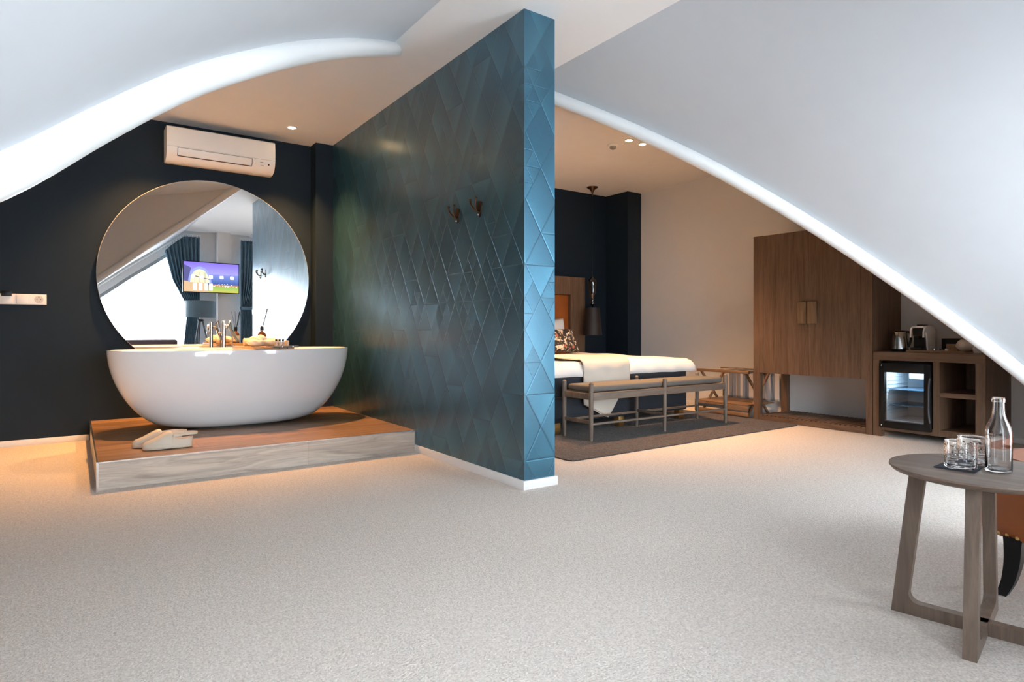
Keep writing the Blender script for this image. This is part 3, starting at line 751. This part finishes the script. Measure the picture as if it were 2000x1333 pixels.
# luggage rack
t = thing('luggage_rack', 'folding wooden luggage rack with striped canvas beside the wardrobe', 'luggage rack', (5.98, 4.2, .0))
ry0, ry1 = 3.93, 4.50
for y in (ry0, ry1):
    MB().bar((5.80, y, .012), (6.22, y, .475), .026, .020, .003, up=(0, 1, 0)).build('leg', 'rack_wood', t)
    MB().bar((6.22, y + .022, .012), (5.80, y + .022, .475), .026, .020, .003, up=(0, 1, 0)).build('leg', 'rack_wood', t)
for x in (5.79, 6.225): MB().box(x - .018, x + .018, ry0 - .03, ry1 + .06, .462, .492, .004).build('top_rail', 'rack_wood', t)
for k in range(4): MB().box(5.81, 6.205, ry0 + .04 + k * .13, ry0 + .09 + k * .13, .484, .488).build('strap', 'stripes', t)
for z0, z1 in ((.016, .058), (.075, .125)): MB().box(5.74, 5.758, ry0 - .05, ry1 + .06, z0, z1, .003).build('base_board', 'rack_wood', t)
MB().box(5.74, 6.22, ry0 - .05, ry1 + .06, .128, .143, .003).build('lower_shelf', 'rack_wood', t)
m = MB().grid(30, 12, lambda u, v: (6.235 + .006 * math.sin(u * 26), ry0 - .10 + u * .72, .15 + v * .31)); m.build('striped_panel', 'stripes', t, angle=180, solid=.004)

# wardrobe
WX0, WX1, WY0, WY1, WZ = 5.729, XR - .003, 2.638, 3.806, 1.885
t = thing('wardrobe', 'tall smoked oak wardrobe with two doors on open legs', 'wardrobe', ((WX0 + WX1) / 2, (WY0 + WY1) / 2, 0))
m = MB(); m.box(WX0 + .019, WX1, WY0 + .0005, WY0 + .045, .49, WZ - .001, .002); m.box(WX0 + .019, WX1, WY1 - .045, WY1 - .0005, .49, WZ - .001, .002)
m.box(WX0 + .019, WX1, WY0 + .001, WY1 - .001, WZ - .04, WZ, .002); m.box(WX0 + .01, WX1, WY0 + .045, WY1 - .045, .49, .52); m.box(WX1 - .02, WX1, WY0 + .04, WY1 - .04, .50, WZ - .03)
m.build('carcass', 'oak', t, smooth=False)
MB().box(WX0 - .001, WX0 + .018, 3.697, WY1, .488, WZ + .001, .001).build('stile', 'oak', t, smooth=False)
MB().box(WX0 - .001, WX0 + .018, WY0, 2.733, .488, WZ + .001, .001).build('stile', 'oak', t, smooth=False)
for a, b, hy in ((3.2215, 3.694, 3.272), (2.736, 3.2175, 3.173)):
    dd = MB().box(WX0 - .002, WX0 + .018, a, b, .488, WZ - .002, .001).build('door', 'oak', t, smooth=False)
    MB().box(WX0 - .030, WX0 - .0025, hy - .043, hy + .043, .985, 1.195, .006).build('handle', 'handle_wood', dd)
for x0, x1, y0, y1 in ((WX0, WX0 + .055, 3.735, WY1), (WX0, WX0 + .055, WY0, WY0 + .055), (WX1 - .055, WX1, 3.735, WY1), (WX1 - .055, WX1, WY0, WY0 + .055)):
    MB().box(x0, x1, y0, y1, .0 if x0 > 5.73 else .0, .49, .002).build('leg', 'oak', t, smooth=False)
m = MB(); m.box(WX0 + .004, WX0 + .03, WY0 + .055, 3.735, .004, .050, .001); m.box(WX1 - .03, WX1 - .004, WY0 + .055, 3.735, .004, .050)
m.build('shelf_rail', 'oak_y', t, smooth=False)
m = MB(); k = WY0 + .06
while k < 3.73: m.box(WX0 + .005, WX1 - .005, k, k + .030, .051, .062, .001); k += .046
m.build('slatted_shelf', 'oak_x', t, smooth=False)

# minibar cabinet
KY0, KY1, KZ = 1.808, 2.632, .736
t = thing('minibar_cabinet', 'low smoked oak cabinet with open shelves holding the mini fridge', 'cabinet', ((WX0 + WX1) / 2, 2.22, 0))
MB().box(WX0, WX1, KY0, KY1, .662, KZ, .002).build('worktop', 'oak_y', t, smooth=False)
m = MB(); m.box(WX0, WX1, 2.580, KY1, .058, .662, .001); m.box(WX0, WX1, 2.118, 2.166, .058, .662, .001); m.box(WX0, WX1, KY0, 1.874, .058, .662, .001)
m.box(WX0 + .002, WX1 - .002, KY0 + .001, KY1 - .001, .0585, .1105, .001); m.box(WX1 - .012, WX1, 1.99, KY1 - .01, .10, .665); m.build('carcass', 'oak', t, smooth=False)
MB().box(WX0 + .006, WX1 - .012, 1.874, 2.118, .378, .416, .001).build('shelf', 'oak_y', t, smooth=False)
for y0, y1 in ((KY1 - .07, KY1), (KY0, KY0 + .07)):
    MB().box(WX0, WX0 + .06, y0, y1, 0.0, .058, .002).build('foot', 'oak', t, smooth=False)
    MB().box(WX1 - .06, WX1, y0, y1, 0.0, .058, .002).build('foot', 'oak', t, smooth=False)
# fridge
t = thing('mini_fridge', 'small glass-door fridge with black frame lit inside, in the oak cabinet', 'fridge', (WX0 + .25, 2.373, .113))
fy0, fy1, fz0, fz1 = 2.172, 2.574, .113, .652
m = MB()
for b_ in ((WX0 + .02, WX1 - .05, fy0, fy0 + .03, fz0, fz1), (WX0 + .02, WX1 - .05, fy1 - .03, fy1, fz0, fz1), (WX0 + .02, WX1 - .05, fy0, fy1, fz0, fz0 + .03), (WX0 + .02, WX1 - .05, fy0, fy1, fz1 - .03, fz1), (WX1 - .09, WX1 - .05, fy0, fy1, fz0, fz1)): m.box(*b_)
m.build('body', 'dark', t, smooth=False)
m = MB(); a0, a1, c0, c1 = fy0 + .031, fy1 - .031, fz0 + .031, fz1 - .031; xb = WX1 - .095
m.box(xb - .006, xb, a0, a1, c0, c1); m.box(WX0 + .03, xb, a0, a0 + .006, c0, c1); m.box(WX0 + .03, xb, a1 - .006, a1, c0, c1); m.box(WX0 + .03, xb, a0, a1, c0, c0 + .006); m.box(WX0 + .03, xb, a0, a1, c1 - .006, c1)
for y in (a0 + .006, a1 - .012):
    for k in range(12): m.box(WX0 + .06, xb - .02, y, y + .006, c0 + .05 + k * .032, c0 + .056 + k * .032)
m.build('liner', 'fridge_inner', t, smooth=False)
MB().box(xb - .22, xb - .007, a0 + .01, a1 - .10, c1 - .125, c1 - .02, .006).build('ice_box', 'fridge_inner', t)
for z in (.405, .272): MB().box(WX0 + .075, xb - .008, a0 + .013, a1 - .013, z, z + .006).build('shelf', 'fridge_shelf', t, smooth=False)
MB().box(WX0 + .10, WX0 + .13, a0 + .09, a1 - .09, c1 - .012, c1 - .0065).build('lamp', 'fridge_led', t, smooth=False)
l = bpy.data.lights.new('fridge_light', 'AREA'); l.shape = 'RECTANGLE'; l.size = .03; l.size_y = .16; l.energy = 0.9; l.color = (.80, .92, 1.0)
lo = bpy.data.objects.new('fridge_light', l); C.objects.link(lo); lo.parent = t; lo.location = Vector((WX0 + .115, (a0 + a1) / 2, c1 - .014)) - t.location
m = MB(); X0, X1 = WX0 - .028, WX0 + .018; dz0, dz1, dy0, dy1 = .085, .640, 2.174, 2.572
m.box(X0, X1, dy0, dy0 + .05, dz0, dz1, .004); m.box(X0, X1, dy1 - .045, dy1, dz0, dz1, .004); m.box(X0, X1, dy0 + .045, dy1 - .04, dz0, dz0 + .058, .004); m.box(X0, X1, dy0 + .045, dy1 - .04, dz1 - .078, dz1, .004)
dr = m.build('door', 'dark', t)
MB().box(X0 + .006, X0 + .010, dy0 + .045, dy1 - .04, dz0 + .05, dz1 - .07).build('glass_panel', 'fridge_pane', dr, smooth=False)
MB().tube(spline([(X0 + .006, dy0 + .006, .16), (X0 - .022, dy0 + .004, .24), (X0 - .026, dy0 + .003, .34), (X0 - .022, dy0 + .004, .45), (X0 + .006, dy0 + .006, .53)], 4), .006, 10).build('handle', 'slate', dr)
for z in (dz1 - .02, dz0 + .02): MB().ball((X0 - .001, dy1 - .022, z), .006, 10).build('hinge_cap', 'steel', dr)

# kettle
kx, ky = 5.92, 2.492; Z0 = KZ + .001
t = thing('kettle', 'brushed steel kettle with dark lid beside the coffee machine', 'kettle', (kx, ky, Z0))
MB().lathe([(.066, 0), (.066, .018), (.060, .022)], (kx, ky, Z0), 30).build('power_base', 'dark', t)
MB().lathe([(.064, .023), (.064, .03), (.060, .10), (.052, .165), (.048, .170)], (kx, ky, Z0), 32).build('body', 'steel', t)
MB().lathe([(.048, .1705), (.044, .180), (.012, .184)], (kx, ky, Z0), 28).build('lid', 'dark', t)
MB().tube(spline([(kx + .01, ky - .046, Z0 + .172), (kx + .01, ky - .072, Z0 + .165), (kx + .01, ky - .080, Z0 + .11), (kx + .008, ky - .064, Z0 + .04)], 4), .009, 10).build('handle', 'dark', t)
MB().prism([(kx - .045, Z0 + .162), (kx - .075, Z0 + .168), (kx - .050, Z0 + .12)], 'y', ky - .012, ky + .012).build('spout', 'steel', t)
# wooden tray
t = thing('serving_tray', 'long thin wooden serving tray on the cabinet under the coffee things', 'tray', (5.93, 2.19, Z0))
MB().prism(rounded_rect(5.80, 6.08, 1.955, 2.405, .02), 'z', Z0, Z0 + .008).build('tray_base', 'tray_wood', t)
for x in (5.80, 6.072): MB().box(x, x + .008, 1.965, 2.395, Z0 + .0082, Z0 + .018).build('tray_rim', 'tray_wood', t, smooth=False)
# coffee machine
Z1 = Z0 + .0085
t = thing('coffee_machine', 'compact white and black capsule coffee machine on the wooden tray', 'coffee machine', (5.95, 2.33, Z1))
y0, y1 = 2.275, 2.385
arch = [(5.84, 0.115), (5.843, .165), (5.862, .196), (5.90, .212), (5.96, .216), (6.05, .205), (6.062, .19), (6.066, .0), (5.92, .0), (5.905, .10), (5.893, .150), (5.875, .165), (5.858, .150), (5.852, .115)]
m = MB()
for a, b in ((y0, y0 + .012), (y1 - .012, y1)): m.prism([(x, Z1 + z) for x, z in arch], 'y', a, b)
m.box(5.93, 6.064, y0 + .012, y1 - .012, Z1, Z1 + .205)
m.box(5.862, 6.05, y0 + .012, y1 - .012, Z1 + .198, Z1 + .213)
m.build('shell', 'plastic_white', t)
m = MB(); m.box(5.885, 5.935, y0 + .013, y1 - .013, Z1 + .03, Z1 + .198); m.box(5.852, 5.93, y0 + .016, y1 - .016, Z1 + .125, Z1 + .196, .01); m.cyl((5.872, 2.33, Z1 + .10), (5.872, 2.33, Z1 + .13), .012)
m.build('brew_head', 'dark', t)
m = MB(); m.box(5.825, 5.93, y0 + .010, y1 - .010, Z1 + .001, Z1 + .030, .006); m.build('drip_tray', 'dark', t)
MB().box(5.90, 6.0, 2.305, 2.355, Z1 + .2135, Z1 + .225, .004).build('lever', 'dark', t)
MB().box(6.068, 6.15, y0 + .015, y1 - .015, Z1, Z1 + .19, .012).build('water_tank', 'fridge_pane', t)
# capsules, cup, box, bowl
def capsule(x, y, mt, label):
    tag(MB().lathe([(.010, 0), (.014, .004), (.0145, .024), (.017, .026)], (x, y, Z1), 16).build('coffee_capsule', mt), label, 'capsule', 'capsules on the serving tray')
capsule(5.86, 2.205, 'steel', 'silver capsule on the serving tray nearest the coffee machine')
capsule(5.86, 2.165, 'slate', 'slate capsule next to the silver one on the serving tray')
capsule(5.86, 2.115, 'steel', 'silver capsule nearest the wrapped bowl on the serving tray')
tag(MB().box(6.12, 6.26, 1.83, 2.25, Z0, Z0 + .115, .004).build('information_folder', 'shade_black'), 'dark box standing behind the serving tray against the wall', 'box')
tag(MB().box(5.965, 6.015, 2.075, 2.16, Z1, Z1 + .062, .003).build('tea_box', 'tray_wood'), 'small brown box on the serving tray beside the wrapped bowl', 'box')
m = MB(); lump(m, 5.95, 2.015, Z1 + .052, .062, .062, .052, 21, .07); tag(m.build('wrapped_bowl', 'towel', angle=80), 'pale crumpled wrapped bowl at the end of the serving tray', 'bowl')
tag(MB().lathe([(.030, 0), (.036, .02), (.040, .055), (.037, .054), (.032, .006)], (6.10, 2.26, Z0), 20).build('drinking_cup', 'pane') if False else MB().lathe([(.026, 0), (.032, .02), (.036, .050), (.033, .049), (.024, .006)], (5.93, 1.925, Z0), 20).build('drinking_cup', 'ceramic'), 'white cup beyond the wrapped bowl on the cabinet', 'cup')

# ================================================================ FOREGROUND TABLE AND CHAIR
tcx, tcy = 2.262, .722; TH = .497
t = thing('side_table', 'small round dark wood side table with crossed loop legs in the foreground', 'table', (tcx, tcy, 0))
MB().lathe([(.205, TH - .026), (.236, TH - .016), (.2445, TH - .006), (.2435, TH - .001), (.240, TH)], (tcx, tcy, 0), 96).build('tabletop', 'table_wood', t)
def loop(p0, p1, top_in, w, zc, name):
    """closed trapezoid leg frame in the vertical plane through p0 and p1"""
    a, b = Vector(p0), Vector(p1); d = (b - a).normalized(); L = (b - a).length; n = Vector((-d.y, d.x, 0))
    def ring(pts, off): return [(a.x + d.x * s + n.x * off, a.y + d.y * s + n.y * off, z) for s, z in pts]
    ti = top_in; ht = TH - .027
    outer = [(0, 0), (L, 0), (L - ti, ht), (ti, ht)]
    lw = .045; bw = .040
    fi = []
    def inner_x(z): return ti * z / ht + lw
    r = .028
    for k in range(6):
        q = PI / 2 * k / 5; fi.append((inner_x(bw) + r * (1 - math.sin(q)) , bw + r * (1 - math.cos(q))))
    fi = list(reversed(fi))  # from top of fillet? order: start on the bottom bar
    # polygon of the left half: leg + half bar, built as two mirrored pieces
    half = [(0, 0), (L / 2, 0), (L / 2, bw)] + [(inner_x(bw) + r * (1 - math.cos(PI / 2 * k / 5)) * 0 + r - r * math.sin(PI / 2 * k / 5), bw + r - r * math.cos(PI / 2 * k / 5)) for k in range(6)] + [(inner_x(ht), ht), (ti, ht)]
    m = MB()
    for mir in (False, True):
        H = [(L - s, z) if mir else (s, z) for s, z in half]
        m.loft([ring(H, -w / 2), ring(H, w / 2)])
    return m.build(name, 'table_leg_wood', t, angle=30)
dA = Vector((.063, -.335, 0)).normalized(); cA = Vector((tcx - .005, tcy, 0))
loop(cA - dA * .238, cA + dA * .238, .052, .034, 0, 'leg_frame')
dB = Vector((.443, .086, 0)).normalized(); cB = Vector((tcx - .005, tcy, 0))
loop(cB - dB * .228, cB + dB * .228, .052, .034, 0, 'leg_frame')
tt = TH + .0006
# napkin
a = math.radians(-7); nb = [(2.172, .712), (2.292, .728), (2.280, .826), (2.168, .818)]
tag(MB().prism(nb, 'z', tt, tt + .003).build('napkin', 'slate'), 'folded dark slate napkin under the two glasses', 'napkin')
M['napkin'] = plain('slate_napkin', (0.03, 0.035, 0.05), .8); bpy.data.objects['napkin'].data.materials[0] = M['napkin']
def tumbler(x, y, label, rz):
    t = thing('tumbler', label, 'glass', (x, y, tt + .0035), 'cut glass tumblers on the side table')
    n = 48; rings = []
    H = .082; R = .042
    def rr(j, z, base, seed):
        a = 2 * PI * j / n
        d1 = math.sin(6 * a + z * 120); d2 = math.sin(6 * a - z * 120)
        k = .0022 * max(0, 1 - 5 * min(abs(d1), abs(d2))) if .010 < z < .070 else 0
        return base - k
    zs = [0, .003] + [.006 + .072 * i / 24 for i in range(25)] + [.0815]
    for z in zs:
        base = R - (.004 if z == 0 else (.001 if z < .004 else 0)) - (.0006 if z > .0805 else 0)
        rings.append([(x + rr(j, z, base, 0) * math.cos(2 * PI * j / n + rz), y + rr(j, z, base, 0) * math.sin(2 * PI * j / n + rz), t.location.z + z) for j in range(n)])
    for z, r_ in ((.0815, R - .0035), (.05, R - .0040), (.014, R - .0045), (.010, R - .010)):
        rings.append([(x + r_ * math.cos(2 * PI * j / n), y + r_ * math.sin(2 * PI * j / n), t.location.z + z) for j in range(n)])
    MB().loft(rings).build('glass_body', 'crystal', t, angle=25)
tumbler(2.212, .762, 'cut glass tumbler on the napkin, the one nearer the table edge', .1)
tumbler(2.328, .768, 'cut glass tumbler partly behind the other, next to the water bottle', .5)
bx, by = 2.258, .680
t = thing('water_bottle', 'clear glass bottle standing on the side table', 'bottle', (bx, by, tt))
ou = [(.026, 0), (.0325, .003), (.0335, .010), (.0335, .118), (.0305, .135), (.0205, .158), (.0165, .172), (.0150, .195), (.0145, .208), (.0168, .2085), (.0172, .2165), (.0155, .222)]
inn = [(.0122, .2222), (.0122, .195), (.0138, .173), (.0180, .157), (.0278, .133), (.0308, .117), (.0308, .012), (.026, .006)]
MB().lathe(ou + inn, (bx, by, tt), 48).build('glass_body', 'glass', t, angle=50)

# armchair (only its near edge is in the picture)
t = thing('armchair', 'cognac leather armchair with black curved legs and brass nails at the right edge', 'armchair', (2.98, .62, 0))
acx, acy = 2.985, .575
def abod(z, k): 
    return sup(acx, acy, .365 * k, .365 * k, z, 48, 3.0)
rings = [abod(.19, .925), abod(.196, .945), abod(.23, .965), abod(.30, 1.0), abod(.38, 1.03), abod(.415, 1.02), abod(.43, .98)]
MB().loft(rings).build('seat_base', 'leather', t, angle=60)
# curved back and arms wrap (open toward -Y/+X window side)
m = MB(); N = 40; rows = []
for i in range(N + 1):
    hgt = interp(i / N, [(0, .44), (.15, .49), (.3, .66), (.5, .76), (.7, .66), (.85, .49), (1, .44)])
    ang = math.radians(-58 + 116 * i / N); c, s_ = math.cos(ang), math.sin(ang)
    ro, ri = .375, .29
    rows.append([(acx + c * ri, acy + s_ * ri, .40), (acx + c * ro, acy + s_ * ro, .38), (acx + c * ro * 1.02, acy + s_ * ro * 1.02, hgt - .02), (acx + c * (ro + ri) / 2, acy + s_ * (ro + ri) / 2, hgt), (acx + c * ri, acy + s_ * ri, hgt - .02)])
m.loft(rows); m.build('backrest', 'leather', t, angle=60)
m = MB(); m.loft([sup(acx, acy, .27, .27, z, 40, 3) for z in (.431, .448, .456)]); m.build('seat_cushion', 'leather', t, angle=50)
ring = sup(acx, acy, .36 * .95, .36 * .95, .203, 400, 3.0)
acc = 0; last = Vector(ring[0]); cnt = 0; nails = MB()
for p in ring:
    p = Vector(p); acc += (p - last).length; last = p
    if acc > .0285:
        acc = 0; nails.ball(p, .0085, 10)
nails.build('nail_row', 'brass', t)['kind'] = 'stuff'
for sx, sy in ((-1, -1), (-1, 1), (1, -1), (1, 1)):
    pts = spline([(acx + sx * .305, acy + sy * .185, .20), (acx + sx * .312, acy + sy * .186, .12), (acx + sx * .325, acy + sy * .195, .05), (acx + sx * .345, acy + sy * .21, 0.001)], 5)
    m = MB(); rr_ = []
    for i, p in enumerate(pts):
        h = .027 - .012 * i / (len(pts) - 1)
        rr_.append([(p.x - h, p.y - h, p.z), (p.x + h, p.y - h, p.z), (p.x + h, p.y + h, p.z), (p.x - h, p.y + h, p.z)])
    m.loft(rr_); m.build('leg', 'dark', t, angle=40)

# ================================================================ WINDOW SIDE (seen in the mirror)
# floor lamp
lx, ly = 1.86, .02
t = thing('floor_lamp', 'tripod floor lamp with dark drum shade, seen in the round mirror', 'lamp', (lx, ly, 0))
MB().lathe([(.245, 1.16), (.245, 1.455), (.242, 1.455), (.242, 1.16)], (lx, ly, 0), 48, False, False).build('lamp_shade', 'lamp_shade', t)
m = MB().cyl((lx, ly, 1.12), (lx, ly, 1.40), .012)
for k in range(3): a = 2 * PI * k / 3; m.cyl((lx, ly, 1.39), (lx + .242 * math.cos(a), ly + .242 * math.sin(a), 1.44), .003, n=6)
m.build('lamp_holder', 'steel', t)
MB().lathe([(.02, 1.08), (.05, 1.09), (.05, 1.12), (.02, 1.13)], (lx, ly, 0), 20).build('hub', 'dark', t)
for k in range(3):
    a = 2 * PI * k / 3 + .4; MB().cyl((lx + .03 * math.cos(a), ly + .03 * math.sin(a), 1.11), (lx + .27 * math.cos(a), ly + .27 * math.sin(a), .004), .014, .010, 12).build('leg', 'slate', t)
# television
t = thing('television', 'wall television with lit menu screen, seen in the round mirror', 'television', (2.07, -.12, 1.90))
tvm = []
def tv(mb, name, mat, off=0): 
    o = mb.build(name, mat, t, smooth=False); return o
# built flat around origin then turned
def tvb(x0, x1, z0, z1, y0, y1, name, mat, bev=0):
    o = MB().box(x0, x1, y0, y1, z0, z1, bev).build(name, mat, smooth=False); o.parent = t; return o
tvb(-.50, .50, -.285, .285, -.03, .0, 'screen_frame', 'dark', .003)
tvb(-.15, .15, -.15, .15, -.12, -.03, 'wall_bracket', 'dark')
def tvscreen_mat():
    m = NT('tv_picture'); v = m.coord('Object'); sp = m.n.new('ShaderNodeSeparateXYZ'); m.link(v, sp.inputs[0])
    f = m.math('ADD', m.math('MULTIPLY', sp.outputs[2], 1.85), .5)
    n = m.noise(v, 12, 4); f2 = m.math('ADD', f, m.math('MULTIPLY', m.math('SUBTRACT', n.outputs[0], .5), .06))
    c = m.ramp(f2, [(.02, (.45, .42, .10)), (.16, (.25, .42, .10)), (.24, (.5, .22, .08)), (.28, (.05, .09, .30)), (.42, (.10, .16, .42)), (.60, (.18, .22, .55)), (.62, (.30, .28, .80)), (.98, (.20, .14, .62))])
    e = m.n.new('ShaderNodeEmission'); m.link(c, e.inputs[0]); e.inputs[1].default_value = 1.0; m.link(e.outputs[0], m.o.inputs[0]); return m.m
M['tv_picture'] = tvscreen_mat(); M['tv_white'] = glow('tv_white', (1, 1, 1), 1.0); M['tv_yellow'] = glow('tv_lit_window', (1, .85, .45), .95); M['tv_shadow'] = glow('tv_dusk_blue', (.10, .10, .26), .9); M['tv_grey'] = glow('tv_blue_rim', (.30, .36, .85), .9); M['tv_wood'] = glow('tv_terrace', (.62, .42, .25), .9)
tvb(-.485, .485, -.27, .27, .0, .002, 'picture', 'tv_picture')
# mirrored world: in the mirror the picture's left side is at larger x
def tvp(poly, mat, name, y=.003):
    m = MB().prism(poly, 'y', y, y + .0008); o = m.build(name, mat, smooth=False); o.parent = t; return o
archp = lambda r, cx=-.21, zc=-.10, n=20: [(cx + r * math.cos(PI * k / n), zc + r * 1.45 * math.sin(PI * k / n)) for k in range(n + 1)]
tvp([(-.485, -.27), (-.06, -.27), (-.12, -.10), (-.485, -.08)], 'tv_wood', 'picture_terrace', .0025)
tvp([(-.485, .22), (-.36, .16), (-.42, -.08), (-.485, -.08)], 'tv_shadow', 'picture_roof', .0028)
tvp(archp(.20), 'tv_grey', 'picture_arch', .0032)
tvp(archp(.165), 'tv_yellow', 'picture_arch_window', .0042)
tvp([(-.375, .04), (-.045, -.03), (-.045, -.045), (-.375, .02)], 'tv_shadow', 'picture_beam', .0052)
for x in (-.30, -.21, -.12): tvp([(x - .004, -.10), (x + .004, -.10), (x + .004, .09), (x - .004, .09)], 'tv_shadow', 'picture_bar', .0055)
for k, x in enumerate((-.33, -.18, -.02, .17, .36)): tvp(rounded_rect(x - .035, x + .035, -.02, .04, .012), 'tv_white', 'menu_icon', .0060)
for k, x in enumerate((-.30, -.20, -.10, -.02)): tvp([(x - .03, -.24), (x + .03, -.24), (x + .03, -.11), (x - .03, -.11)], 'tv_white', 'picture_chair', .0064)
for i in range(26):
    x = -.02 + .47 * random.random(); z = -.17 + .06 * random.random(); tvp(rounded_rect(x - .008, x + .008, z - .006, z + .006, .003), 'tv_white', 'picture_light', .0070)
t.rotation_euler = (0, 0, math.radians(-10))

# curtains
def curtain(x0, x1, ztop, tie, label, tie_side, y=YF + .13):
    t = thing('curtain', label, 'curtain', ((x0 + x1) / 2, y, 0))
    def f(u, v):
        z = .01 + v * (ztop(x0 + u * (x1 - x0)) - .01)
        k = interp(z, [(0, .55), (.7, .42), (tie, .32), (tie + .5, .72), (2.6, 1.0)])
        xa = x1 if tie_side > 0 else x0
        x = xa + ((x0 + u * (x1 - x0)) - xa) * k
        yy = y + .028 * math.sin(u * (x1 - x0) * 95) * (1 if z > tie else .8) + .01 * math.sin(u * 9)
        return (x, yy, z)
    MB().grid(140, 40, f).build('drape', 'curtain', t, angle=180, solid=.004)
    xa = x1 if tie_side > 0 else x0; w_ = (x1 - x0) * .33
    a, b = (xa - w_, xa) if tie_side > 0 else (xa, xa + w_)
    MB().prism(rounded_rect(a - .01, b + .01, y - .045, y + .045, .03), 'z', tie - .03, tie + .03).build('tieback', 'curtain', t)
    n = 16; m = MB()
    for i in range(n):
        x = x0 + (x1 - x0) * (i + .5) / n; m.cyl((x, y, ztop(x)), (x, y, ztop(x) + .04), .004, n=6)
    m.build('hook_row', 'steel', t)['kind'] = 'stuff'
zt = lambda x: min(2.66, vz(x) - .09)
curtain(1.28, 1.90, zt, 1.35, 'blue tied-back curtain left of the pillar, seen in the mirror', 1)
curtain(2.62, 3.25, zt, 1.35, 'blue curtain right of the pillar, seen in the mirror', -1)
for k, (a, b) in enumerate(((-.45, 1.93), (2.6, 4.95))):
    X = [a + (b - a) * i / 40 for i in range(41)]
    t = thing('curtain_rail', ('arched white curtain rail over the window left of the pillar', 'arched white curtain rail over the window right of the pillar')[k], 'curtain rail', ((a + b) / 2, YF + .13, 0))
    MB().tube([(x, YF + .13, zt(x) + .045) for x in X if zt(x) > .5], .010, 8).build('rail', 'white_gloss', t)
    m = MB()
    for x in X[2::8]:
        if zt(x) > .6: m.cyl((x, YF + .13, zt(x) + .045), (x, YF, zt(x) + .045), .006, n=8)
    m.build('bracket', 'white_gloss', t)
# sofa below the window
t = thing('window_sofa', 'dark mauve low sofa below the window, its back seen in the mirror', 'sofa', (1.0, -.2, 0))
MB().box(.55, 1.52, YF + .18, .02, .12, .42, .04).build('seat', 'sofa', t)
MB().box(.55, 1.52, YF + .17, YF + .30, .40, .76, .04).build('backrest', 'sofa', t)
for x in (.60, 1.47):
    for y in (-.26, -.02): MB().cyl((x, y, .13), (x, y, .001), .02, .014, 12).build('leg', 'dark', t)
